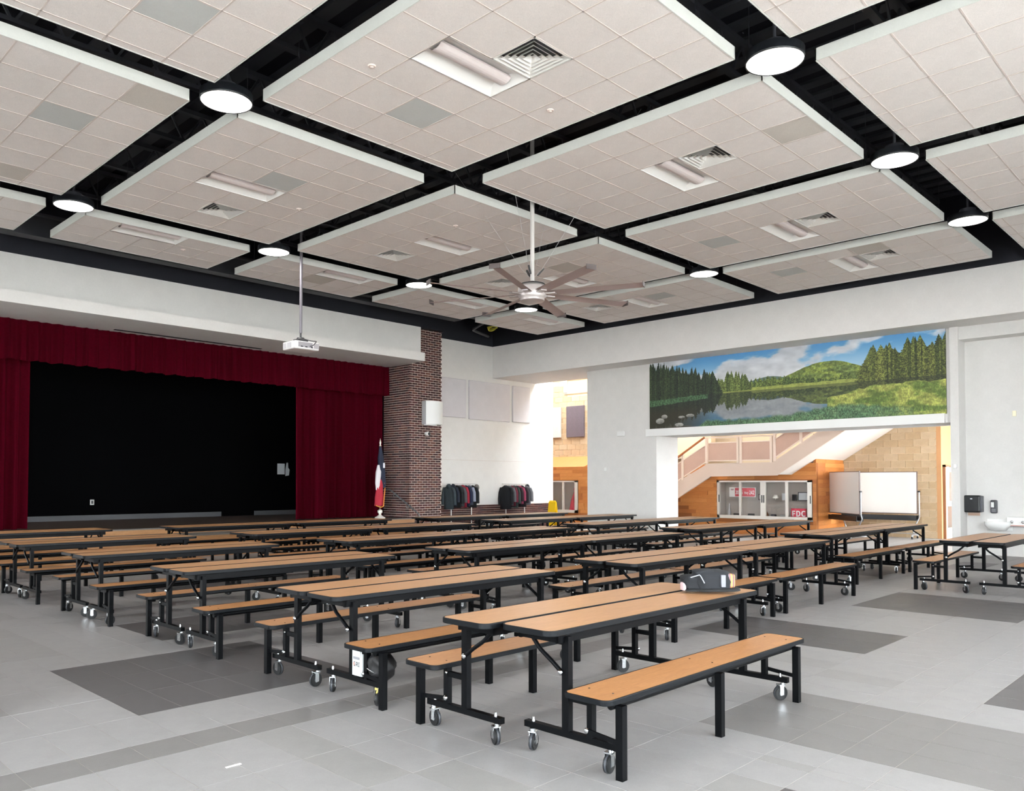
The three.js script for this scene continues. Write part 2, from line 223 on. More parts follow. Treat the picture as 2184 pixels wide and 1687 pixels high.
{ // horizontal timber boards
  const g = grp('wall_hall_timber', 'orange timber board wall below the stair landing', 'wall', 0, 0, 0, KS);
  const core = M('#8e5426', 0.8);
  const cut = [[9.58, 0], [9.58, 2.16], [24, 2.16], [24, 0]];
  const sh = poly(cut.map(([v, y]) => [-v, y])); 
  for (const [a, b] of [[9.70, 12.69], [18.24, 21.0]]) { const h = new THREE.Path(); h.moveTo(-a, 0.49); h.lineTo(-a, 1.65); h.lineTo(-b, 1.65); h.lineTo(-b, 0.49); sh.holes.push(h); }
  const eg = new THREE.ExtrudeGeometry(sh, { depth: 0.12, bevelEnabled: false }); eg.rotateY(-Math.PI / 2); // (x,y,z)->(-z,y,x)
  eg.translate(23.44, 0, 0); part(g, 'backing', muv(eg), core);
  part(g, 'end_backing', ub(23.32, 25.4, 0, 3.0, 9.6, 9.66), core);
  const gb = {}; for (let r = 0; r < 18; r++) { const y0 = r * 0.12 + 0.002, y1 = Math.min(2.16, y0 + 0.117); let v = 9.58 + (r % 2 ? 0 : rr(0.2, 1.0)) * 0; 
    while (v < 21.2) { let L = rr(0.5, 1.5), e = Math.min(v + L, 21.4); const put = (a, b) => { if (b - a < 0.05) return; const w = Math.round((b - a) * 20) / 40 - 0.002, key = w.toFixed(3); gb[key] ??= bx(-0.012, 0.004, 0, y1 - y0, -w, w); const p = part(g, 'board', gb[key], mat.plank[Math.floor(rnd() * 5)]); p.position.set(23.312 + rr(-0.002, 0.002), y0, -(a + b) / 2); };
      const holes = (y1 > 0.47 && y0 < 1.67) ? [[9.68, 12.71], [18.22, 21.4]] : []; let segs = [[v, e]];
      for (const [a, b] of holes) segs = segs.flatMap(([s, t]) => t <= a || s >= b ? [[s, t]] : [[s, Math.min(t, a)], [Math.max(s, b), t]].filter(q => q[1] - q[0] > 0.03));
      if (!(v > 13.6 && v < 15.6)) segs.forEach(([a, b]) => put(a, b)); v = e; } }
  for (let r = 0; r < 22; r++) { const y0 = r * 0.12 + 0.002; let u = 23.32; while (u < 25.3) { const e = Math.min(25.4, u + rr(0.5, 1.2)); part(g, 'board', bx(u + 0.002, e - 0.002, y0, y0 + 0.117, 0, 0.014), mat.plank[Math.floor(rnd() * 5)]).position.set(0, 0, -9.6); u = e; } }
  // sloped boards over the left display window
  const sl = wallPoly([[16.3, 2.16], [17.9, 2.16], [17.9, 2.16]], 23.3, 23.31); 
  const q = new THREE.BufferGeometry(); const A = [23.30, 2.14, -24], B = [23.30, 2.14, -18.0], C2 = [24.2, 2.57, -17.75], D2 = [24.2, 2.57, -24], t = 0.06;
  const vv = []; const quad = (a, b, c, d) => vv.push(...a, ...b, ...c, ...a, ...c, ...d); const dn = (p) => [p[0], p[1] - t, p[2]]; quad(A, B, C2, D2); quad(dn(A), dn(D2), dn(C2), dn(B)); quad(A, dn(A), dn(B), B); quad(B, dn(B), dn(C2), C2); quad(D2, C2, dn(C2), dn(D2));
  q.setAttribute('position', new THREE.Float32BufferAttribute(vv, 3)); q.computeVertexNormals(); part(g, 'sloped_ledge', muv(q), M('#c07a3e', 0.5, { map: woodTex })); }
// hall enclosure
single('wall_hall_door', merge([ub(25.4, 25.55, 0, 6.2, 6.9, 7.05), ub(25.55, 29, 2.75, 6.2, 6.9, 7.05), ub(25.55, 26.5, 2.08, 2.75, 6.9, 7.05), ub(27.6, 29, 0, 2.75, 6.9, 7.05), ub(26.5, 27.6, 0, 0.9, 6.9, 7.05)]), M('#b58559', 0.8, { map: paintTex }), 'warm tan wall around the hall exit door', 'wall', KS);
single('wall_hall_far', ub(21.1, 24.5, 0, 7.5, 24.0, 24.3), mat.wall, 'plain wall at the deep end of the entrance hall', 'wall', KS);
single('wall_hall_side', merge([ub(22.0, 22.2, 0, 7.5, 18.8, 24.0), ub(21.0, 21.25, 6.0, 7.5, VW, 24.0)]), mat.wall, 'white return wall of the entrance hall', 'wall', KS);
single('wall_hall_outer', ub(28.6, 28.9, 0, 7.5, 2.2, 7.0), mat.wall, 'outer side wall of the entrance hall', 'wall', KS);
single('ceiling_hall', merge([ub(24.05, 29, 7.5, 7.7, 2.2, 24.3), ub(21.0, 21.65, 7.5, 7.7, 2.2, 24.3), ub(23.9, 24.05, 7.5, 7.7, 2.2, 24.3), ub(21.65, 23.9, 7.5, 7.7, 2.2, 11.0), ub(21.65, 23.9, 7.5, 7.7, 23.2, 24.3), ub(24.5, 26.0, 6.2, 7.5, 6.9, 24.0)]), mat.wall, 'white ceiling of the tall entrance hall', 'ceiling', KS);
{ const g = grp('window_7', 'tall glazed entrance front at the end of the hall', 'window', 0, 0, 0, KS); const f = []; for (let u = 21.15; u < 28.8; u += 1.24) f.push(ub(u, u + 0.07, 0, 4.12, 2.2, 2.35)); for (const y of [0, 2.4, 4.1]) f.push(ub(21.15, 28.8, y, y + 0.07, 2.2, 2.35)); part(g, 'window_frame', merge(f), mat.alu); part(g, 'window_pane', ub(21.15, 28.7, 0.05, 4.12, 2.27, 2.275), mat.glass); part(g, 'spandrel', ub(21.1, 28.8, 4.12, 7.5, 2.2, 2.35), mat.wall); }
{ const g = grp('window_10', 'long roof skylight above the entrance hall', 'window', 0, 0, 0, KS), f = []; for (let v = 11; v < 23.3; v += 1.22) f.push(ub(21.65, 23.9, 7.56, 7.64, v - 0.04, v + 0.04)); part(g, 'window_frame', merge(f), mat.alu); part(g, 'window_pane', ub(21.65, 23.9, 7.597, 7.603, 11.0, 23.2), mat.glass); }
{ const g = grp('window_8', 'bright glazed panel beside the hall exit door', 'window', 0, 0, 0, KS); part(g, 'window_frame', merge([ub(26.5, 26.56, 0.9, 2.75, 6.93, 7.0), ub(27.54, 27.6, 0.9, 2.75, 6.93, 7.0), ub(26.5, 27.6, 2.0, 2.06, 6.93, 7.0)]), mat.alu); part(g, 'window_pane', ub(26.53, 27.57, 0.93, 2.72, 6.96, 6.965), mat.glass); }
{ const g = grp('door_1', 'pale exit door with two glass lites and a push bar', 'door', 25.55, 0, 6.88, KS);
  part(g, 'leaf', merge([bx(0.03, 0.16, 0, 2.03, 0, 0.045), bx(0.76, 0.93, 0, 2.03, 0, 0.045), bx(0.16, 0.76, 0, 0.3, 0, 0.045), bx(0.16, 0.76, 0.92, 1.06, 0, 0.045), bx(0.16, 0.76, 1.9, 2.03, 0, 0.045)]), M('#e9d9c4', 0.5));
  part(g, 'pane', bx(0.16, 0.76, 0.3, 0.92, 0.02, 0.026), mat.glass); part(g, 'pane', bx(0.16, 0.76, 1.06, 1.9, 0.02, 0.026), mat.glass);
  part(g, 'backing_wall', bx(0, 0.95, 0, 2.08, -0.2, -0.17), M('#c9a37c', 0.9)); part(g, 'push_bar', rbx(0.08, 0.88, 0.97, 1.02, 0.05, 0.1, 0.02), mat.alu); part(g, 'door_frame', merge([bx(-0.03, 0.03, 0, 2.1, -0.02, 0.05), bx(0.93, 0.98, 0, 2.1, -0.02, 0.05), bx(-0.03, 0.98, 2.04, 2.1, -0.02, 0.05)]), M('#7c5233', 0.6)); }
// stair
{ const g = grp('staircase', 'cream steel staircase with landing and perforated railing panels in the hall', 'staircase', 0, 0, 0);
  const cream = M('#cbb4a5', 0.6), rail = M('#dcc7b8', 0.45), mesh = M('#bf9c8c', 0.7, { map: paintTex });
  const bot = [[16.4, -0.0], [15.6, 0], [13.43, 1.10], [12.29, 1.77], [10.23, 1.79], [8.62, 2.80], [5.2, 4.97]], topL = [[5.2, 5.45], [9.14, 2.93], [10.34, 2.17], [12.38, 2.16], [13.43, 1.61], [16.4, 0.06]];
  part(g, 'stringer', wallPoly([...bot, ...topL], 22.15, 22.22), cream);
  part(g, 'landing', ub(22.2, 23.28, 1.95, 2.14, 10.3, 12.4), cream);
  part(g, 'upper_flight_soffit', wallPoly([[10.3, 1.82], [5.2, 5.05], [5.2, 5.25], [10.3, 2.02]], 22.22, 25.39), M('#d8cec5', 0.8));
  for (let k = 0; k < 9; k++) part(g, 'step', ub(22.22, 23.28, 0.2 + k * 0.2, 0.26 + k * 0.2, 16.1 - k * 0.42, 16.1 - k * 0.42 + 0.4), cream);
  const posts = [[14.4, 1.06], [13.24, 1.66], [12.42, 2.16], [11.40, 2.16], [11.31, 2.16], [10.38, 2.16], [10.28, 2.2], [9.52, 2.68], [8.6, 3.27]];
  for (const [v, y] of posts) part(g, 'railing_post', ub(22.13, 22.2, y, y + 0.79, v - 0.035, v + 0.035), rail);
  const panel = (v0, y0, v1, y1, h0, h1) => { part(g, 'railing_panel', wallPoly([[v0, y0 + h0], [v1, y1 + h0], [v1, y1 + h1], [v0, y0 + h1]], 22.16, 22.168), mesh); for (const hh of [h0, h1]) part(g, 'panel_rail', bar([22.164, y0 + hh, -v0], [22.164, y1 + hh, -v1], 0.03, 0.03), rail); };
  panel(12.36, 2.16, 11.44, 2.16, 0.08, 0.62); panel(11.27, 2.16, 10.42, 2.16, 0.08, 0.62); panel(10.24, 2.22, 9.56, 2.66, 0.1, 0.62); panel(9.48, 2.7, 8.64, 3.24, 0.1, 0.62);
  panel(13.2, 1.69, 12.46, 2.12, 0.08, 0.6); panel(14.36, 1.09, 13.28, 1.64, 0.08, 0.6);
  part(g, 'top_rail', merge([bar([22.165, 2.94, -12.42], [22.165, 2.93, -10.3], 0.04, 0.04), bar([22.165, 2.93, -10.3], [22.165, 4.02, -8.6], 0.04, 0.04)]), rail);
  part(g, 'handrail', merge([bar([22.09, 2.95, -12.45], [22.09, 2.34, -13.42], 0.05, 0.05), bar([22.09, 2.34, -13.42], [22.09, 1.74, -14.45], 0.05, 0.05)]), mat.wood, 'brown timber handrail'); }
// display cases
function displayCase(v0, v1, mull, label) {
  const g = grp('display_case', label, 'display case', 23.3, 0.48, (v0 + v1) / 2), h = (v1 - v0) / 2, fr = M('#d9d2c9', 0.4, { metalness: 0.2 });
  part(g, 'interior', merge([bx(0.5, 0.54, 0, 1.17, -h, h), bx(0.0, 0.54, 0.0, 0.03, -h, h), bx(0.0, 0.54, 1.14, 1.17, -h, h), bx(0, 0.54, 0, 1.17, -h - 0.0, -h + 0.03), bx(0, 0.54, 0, 1.17, h - 0.03, h)]), M('#b5aca3', 0.8));
  part(g, 'frame', merge([bx(-0.03, 0.05, 0, 0.1, -h, h), bx(-0.03, 0.05, 1.12, 1.17, -h, h), bx(-0.03, 0.05, 0, 1.17, -h, -h + 0.08), bx(-0.03, 0.05, 0, 1.17, h - 0.13, h)]), fr);
  const xs = [h - 0.12, ...mull.map(m => (v0 + v1) / 2 - m[0]).map(x => -x), -h + 0.08];
  for (const [m, w] of mull) part(g, 'mullion', bx(-0.02, 0.05, 0.1, 1.12, (v0 + v1) / 2 - m - w, (v0 + v1) / 2 - m + w), fr);
  const cuts = [v0 + 0.08, ...mull.map(m => m[0]).sort((a, b) => a - b), v1 - 0.12]; for (let i = 0; i + 1 < cuts.length; i++) part(g, 'pane', bx(0.01, 0.014, 0.1, 1.12, (v0 + v1) / 2 - cuts[i + 1], (v0 + v1) / 2 - cuts[i]), mat.glass);
  return g;
}
const case1 = displayCase(9.70, 12.69, [[11.92, 0.035], [11.18, 0.085], [10.45, 0.04]], 'wide glazed display case with red signs set in the timber wall');
for (const v of [12.62, 11.15, 11.21, 9.74]) part(case1, 'pull', bx(-0.04, -0.028, 0.5, 0.73, 11.195 - v - 0.012, 11.195 - v + 0.012), mat.blackPlastic);
part(case1, 'shelf', bx(0.16, 0.5, 0.565, 0.575, -1.4, 1.45), mat.glass);
const case2 = displayCase(18.24, 20.9, [[18.92, 0.035], [19.6, 0.05]], 'glazed display case with a red display beyond the narrow opening');
// things in the cases
function canvasTex(w, h, draw) { const c = document.createElement('canvas'); c.width = w; c.height = h; const x = c.getContext('2d'); draw(x, w, h); const t = new THREE.CanvasTexture(c); t.colorSpace = THREE.SRGBColorSpace; return t; }
function printed(w, h, d, map, rest) { const g = new THREE.BoxGeometry(d, h, w); return { g, m: [rest, map, rest, rest, rest, rest] }; }
{ const t = canvasTex(512, 160, (x, w, h) => { x.fillStyle = '#f3f1ef'; x.fillRect(0, 0, w, h); x.fillStyle = '#c9384a'; x.beginPath(); x.roundRect(112, 10, 390, 140, 22); x.fill(); x.fillRect(112, 10, 60, 140); x.fillStyle = '#fff'; x.font = 'bold 84px sans-serif'; x.textBaseline = 'middle'; x.fillText('20775', 124, 84, 140); x.font = 'bold 60px sans-serif'; x.fillText('Hwy', 292, 90, 80); x.font = 'bold 88px sans-serif'; x.fillText('242', 386, 84, 104); x.fillStyle = '#8a4a52'; x.fillRect(30, 26, 60, 12); x.fillStyle = '#b08a90'; x.fillRect(36, 44, 46, 6); });
  const { g, m } = printed(0.87, 0.3, 0.02, M('#ffffff', 0.5, { map: t }), mat.white); single('address_sign', g, m, 'red and white address sign inside the wide display case', 'sign').position.set(23.5, 1.29, -11.95);
  const t2 = canvasTex(256, 160, (x, w, h) => { x.fillStyle = '#cf3a50'; x.fillRect(0, 0, w, h); x.fillStyle = '#fff'; x.font = 'bold 140px sans-serif'; x.textBaseline = 'middle'; x.fillText('FDC', 8, 92, 236); });
  const s2 = printed(0.46, 0.27, 0.02, M('#ffffff', 0.5, { map: t2 }), mat.red); single('letter_sign', s2.g, s2.m, 'red sign with white letters at the foot of the display case', 'sign').position.set(23.52, 0.69, -10.19);
  const fr = (w, h, y, v, lab, pc = '#cfd2d4', fc = mat.blackPlastic) => { const g2 = grp('picture_frame', lab, 'frame', 23.55, y, v); part(g2, 'frame', merge([bx(0, 0.02, 0, h, -w / 2, -w / 2 + 0.02), bx(0, 0.02, 0, h, w / 2 - 0.02, w / 2), bx(0, 0.02, 0, 0.02, -w / 2, w / 2), bx(0, 0.02, h - 0.02, h, -w / 2, w / 2)]), fc); part(g2, 'certificate', bx(0.006, 0.014, 0.01, h - 0.01, -w / 2 + 0.01, w / 2 - 0.01), M(pc, 0.6)); return g2; };
  fr(0.31, 0.25, 1.055, 10.07, 'black frame with a pale certificate on the case shelf'); fr(0.14, 0.18, 1.055, 10.33, 'small dark framed picture beside the pale certificate', '#2c2d30'); fr(0.19, 0.22, 1.055, 10.62, 'pale framed certificate leaning on the case shelf', '#d8dadb', mat.alu); fr(0.2, 0.18, 1.055, 11.36, 'small maroon framed picture beside the address sign', '#a89c98', M('#5c3438', 0.5));
  const vase = (r, h, col, u, y, v, lab, cat, prof) => { const g3 = new THREE.LatheGeometry((prof ?? [[0.01, 0], [0.7, 0], [1, 0.3], [0.6, 0.75], [0.35, 0.85], [0.5, 1]]).map(([a, b]) => new THREE.Vector2(a * r, b * h)), 20); single(cat === 'lamp' ? 'small_lamp' : cat.replace(' ', '_'), g3, M(col, 0.5), lab, cat).position.set(u, y, -v); };
  vase(0.12, 0.26, '#a06a44', 23.6, 0.51, 11.28, 'brown clay vase on the floor of the display case', 'vase'); vase(0.1, 0.16, '#efe9dd', 23.6, 1.06, 10.93, 'small white shade ornament on the case shelf', 'ornament', [[0.1, 0], [0.15, 0.3], [1, 0.35], [0.5, 1], [0.01, 1]]); vase(0.05, 0.42, '#b9babd', 23.55, 0.51, 12.42, 'tall grey bottle at the end of the display case', 'bottle', [[0.01, 0], [1, 0], [1, 0.4], [0.4, 0.6], [0.35, 1], [0.01, 1]]);
  for (const [v, w, c, lab] of [[12.2, 0.17, '#3a3a3e', 'dark handbag shaped ornament on the case floor'], [11.72, 0.18, '#2d302b', 'low dark green box on the case floor'], [11.0, 0.14, '#5b5c60', 'grey block on the case floor beside the centre mullion'], [10.68, 0.22, '#a9aaa9', 'pale flat box on the case floor'], [9.86, 0.1, '#56565a', 'dark slanted stand beside the letter sign']]) single('ornament', rbx(-0.06, 0.06, 0, 0.12, -w / 2, w / 2, 0.02), M(c, 0.6), lab, 'ornament').position.set(23.6, 0.51, -v);
  const pr = new THREE.ConeGeometry(0.34, 0.72, 5); pr.translate(0, 0.36, 0); const rd = grp('red_costume', 'draped red costume standing in the far display case', 'costume', 23.58, 0.51, 18.5); part(rd, 'cloth', merge([new THREE.CylinderGeometry(0.2, 0.3, 0.5, 12).translate(0, 0.25, 0), new THREE.CylinderGeometry(0.1, 0.2, 0.28, 12).translate(0, 0.62, 0)]), M('#b3213a', 0.8)); part(rd, 'hood', sph(0.12, 0, 0.82, 0, 1, 1.2, 1), M('#c24a5e', 0.8)); }
// panels on the hall wall, upper window
single('acoustic_panel', rbx(24.12, 24.19, 3.30, 4.49, -19.44, -18.59, 0.02), M('#6d5f66', 0.95, { map: clothTex }), 'dark mauve acoustic panel on the hall block wall', 'panel');
single('acoustic_panel', rbx(24.12, 24.19, 3.31, 4.48, -21.2, -19.72, 0.02), M('#eadfd6', 0.95, { map: clothTex }), 'cream acoustic panel on the hall block wall', 'panel');
{ const g = grp('window_9', 'small upper window showing red and green things in the hall', 'window', 0, 0, 0, KS); part(g, 'recess', merge([ub(24.45, 24.5, 5.0, 5.52, 18.38, 19.55)]), M('#7a3a3c', 0.8)); part(g, 'window_frame', merge([ub(24.17, 24.3, 4.97, 5.02, 18.35, 19.58), ub(24.17, 24.3, 5.5, 5.55, 18.35, 19.58), ub(24.17, 24.3, 5.0, 5.55, 19.42, 19.58)]), M('#b8a58f', 0.6)); part(g, 'green_board', ub(24.35, 24.37, 5.06, 5.5, 18.38, 18.78), M('#5aa031', 0.6)); part(g, 'pale_board', ub(24.3, 24.34, 5.02, 5.14, 18.8, 19.3), M('#cdb9b4', 0.7)); part(g, 'pane', ub(24.24, 24.245, 5.0, 5.52, 18.38, 19.45), mat.glass); }
// mobile whiteboards
function whiteboard(u, v, ang, W, label) {
  const g = grp('mobile_whiteboard', label, 'whiteboard', u, 0, v); g.rotation.y = ang; // board faces local -x, width along z
  part(g, 'board', bx(-0.01, 0.01, 0.72, 1.90, -W / 2, W / 2), M('#dfdcd8', 0.2)); const f = M('#5a4b48', 0.4), a = M('#9c9da0', 0.35, { metalness: 0.7 });
  part(g, 'frame', merge([bx(-0.015, 0.015, 1.885, 1.905, -W / 2 - 0.01, W / 2 + 0.01), bx(-0.015, 0.015, 0.70, 0.725, -W / 2 - 0.01, W / 2 + 0.01), bx(-0.015, 0.015, 0.70, 1.905, -W / 2 - 0.012, -W / 2 + 0.008), bx(-0.015, 0.015, 0.70, 1.905, W / 2 - 0.008, W / 2 + 0.012)]), f);
  part(g, 'tray', merge([bx(-0.09, 0.09, 0.52, 0.54, -W / 2, W / 2), bx(-0.095, -0.085, 0.52, 0.66, -W / 2, W / 2), bx(0.085, 0.095, 0.52, 0.66, -W / 2, W / 2)]), mat.blackPlastic);
  for (const s of [-1, 1]) { const z = s * (W / 2 + 0.05); part(g, 'leg', merge([tube([[0, 1.36, z], [0, 0.72, z], [0.04, 0.58, z - s * 0.02], [-0.02, 0.35, z - s * 0.12], [0, 0.18, z - s * 0.16], [0, 0.13, z - s * 0.12]], 0.018, 30, 8), bar([-0.25, 0.12, z - s * 0.12], [0.25, 0.12, z - s * 0.12], 0.03, 0.03)]), a);
    part(g, 'pivot_knob', cyl(0.025, 0.025, 0.06, 0, 1.34, z, 12, 'z'), mat.blackPlastic);
    for (const x of [-0.24, 0.24]) { const w = part(g, 'caster', merge([cyl(0.04, 0.04, 0.03, x, 0.041, z - s * 0.12, 16, 'z')]), mat.rubber); part(w, 'fork', bx(x - 0.02, x + 0.02, 0.06, 0.11, z - s * 0.12 - 0.02, z - s * 0.12 + 0.02), mat.alu); } }
  part(g, 'stretcher', bar([0, 0.15, -W / 2], [0, 0.15, W / 2], 0.03, 0.02), a);
}
whiteboard(24.85, 8.4, 0, 2.05, 'mobile whiteboard standing parallel to the block wall');
whiteboard(23.72, 8.98, -0.76, 1.9, 'mobile whiteboard turned at an angle beside the timber corner');

// ------------------------------------------------------------------ ceiling clouds
const COLS = [[1.18, 4.23], [4.83, 7.88], [8.50, 11.57], [12.2, 15.28], [15.8, 18.47]], ROWS = [[-0.95, 3.46], [4.05, 8.45], [9.05, 13.5], [14.2, 15.98]];
const rowWord = ['fourth row from stage', 'third row from stage', 'second row from stage', 'first row from stage'], colWord = ['fifth bay from mural', 'fourth bay from mural', 'third bay from mural', 'second bay from mural', 'first bay from mural'];
const TS = 0.61, tileGeo = {};
function louvre(parent, mt) { // square cone diffuser, local, face at y = 0, hanging slightly below
  for (let k = 0; k < 5; k++) { const a = 0.29 - k * 0.055, b = a - 0.045, y0 = -0.004 - k * 0.0, y1 = 0.045; const pos = []; const q = (p, r, s, t) => pos.push(...p, ...r, ...s, ...p, ...s, ...t);
    const o = [[-a, y0, -a], [a, y0, -a], [a, y0, a], [-a, y0, a]], i = [[-b, y1, -b], [b, y1, -b], [b, y1, b], [-b, y1, b]]; for (let n = 0; n < 4; n++) { const m = (n + 1) % 4; q(o[n], o[m], i[m], i[n]); }
    const g = new THREE.BufferGeometry(); g.setAttribute('position', new THREE.Float32BufferAttribute(pos, 3)); g.computeVertexNormals(); g.setAttribute('uv', new THREE.Float32BufferAttribute(new Float32Array(pos.length / 3 * 2), 2)); part(parent, 'louvre', g, mt); }
  part(parent, 'frame', merge([bx(-0.303, 0.303, -0.006, 0.004, -0.303, -0.285), bx(-0.303, 0.303, -0.006, 0.004, 0.285, 0.303), bx(-0.303, -0.285, -0.006, 0.004, -0.303, 0.303), bx(0.285, 0.303, -0.006, 0.004, -0.303, 0.303)]), mt);
  part(parent, 'neck', bx(-0.3, 0.3, 0.055, 0.07, -0.3, 0.3), mat.duct);
}
const trofGeo = (() => { // recessed 2 x 4 troffer: curved reflectors either side of a perforated basket
  const prof = []; for (let k = 0; k <= 10; k++) { const t = k / 10; prof.push([-0.295 + 0.20 * t, 0.002 + 0.085 * Math.sin(t * Math.PI / 2)]); }
  const sheet = (pr, x0, x1) => { const pos = []; for (let k = 0; k + 1 < pr.length; k++) { const [z0, y0] = pr[k], [z1, y1] = pr[k + 1]; pos.push(x0, y0, z0, x1, y0, z0, x1, y1, z1, x0, y0, z0, x1, y1, z1, x0, y1, z1); } const g = new THREE.BufferGeometry(); g.setAttribute('position', new THREE.Float32BufferAttribute(pos, 3)); g.computeVertexNormals(); return muv(g); };
  const basket = []; for (let k = 0; k <= 10; k++) { const t = k / 10 * Math.PI; basket.push([-0.1 * Math.cos(t), 0.075 - 0.062 * Math.sin(t)]); }
  const end = (x) => { const s = x > 0 ? 1 : -1, pos = []; const P = [[-0.295, 0.002], ...prof.slice(1), ...prof.slice(1).reverse().map(([z, y]) => [-z, y]), [0.295, 0.002]]; for (let k = 1; k + 1 < P.length; k++) pos.push(x, 0.002, -0.295, x - s * 0.1 * (P[k][1] / 0.09), P[k][1], P[k][0], x - s * 0.1 * (P[k + 1][1] / 0.09), P[k + 1][1], P[k + 1][0]); const g = new THREE.BufferGeometry(); g.setAttribute('position', new THREE.Float32BufferAttribute(pos, 3)); g.computeVertexNormals(); return muv(g); };
  return { refl: merge([sheet(prof, -0.6, 0.6), sheet(prof.map(([z, y]) => [-z, y]), -0.6, 0.6), bx(-0.6, 0.6, 0.09, 0.1, -0.3, 0.3)]), basket: sheet(basket, -0.53, 0.53), ends: [end(0.6), end(-0.6)], frame: merge([bx(-0.61, 0.61, -0.006, 0.004, -0.303, -0.29), bx(-0.61, 0.61, -0.006, 0.004, 0.29, 0.303), bx(-0.61, -0.598, -0.006, 0.004, -0.303, 0.303), bx(0.598, 0.61, -0.006, 0.004, -0.303, 0.303)]) };
})();
const basketMat = M('#d3c9c8', 0.7);
const layout = { // column,row : [troffer i,j], diffusers [i,j], return grilles [i,j], plain grey tiles [i,j]
  '0,1': { g: [[3, 5]], t: [1, 3] }, '0,2': { t: [0, 3], g: [[3, 2]], d: [[2, 5]], p: [[4, 0], [3, 6]] }, '0,3': { t: [1, 0] }, '1,0': { t: [1, 3], d: [[2, 2]] }, '1,1': { t: [1, 3], d: [[2, 2]], g: [[2, 5]] }, '1,2': { t: [1, 3], d: [[2, 5]], g: [[2, 2]] }, '1,3': { t: [1, 0] },
  '2,0': { t: [2, 3], d: [[2, 1]] }, '2,1': { t: [2, 3], d: [[2, 2]], p: [[2, 0]] }, '2,2': { t: [2, 3], d: [[2, 5]] }, '2,3': { t: [2, 0], p: [[2, 1]] }, '3,0': { t: [2, 3], d: [[1, 2]] }, '3,1': { t: [2, 3], d: [[2, 2]], g: [[2, 5]] }, '3,2': { t: [2, 3], p: [[1, 2]], d: [[1, 5]] }, '3,3': { t: [2, 0] },
  '4,0': { t: [1, 3], d: [[2, 2]] }, '4,1': { t: [1, 3], d: [[1, 2]], p: [[0, 2]], g: [[1, 5]] }, '4,2': { t: [1, 3], d: [[1, 5]], g: [[1, 2]] }, '4,3': { t: [1, 0] },
};
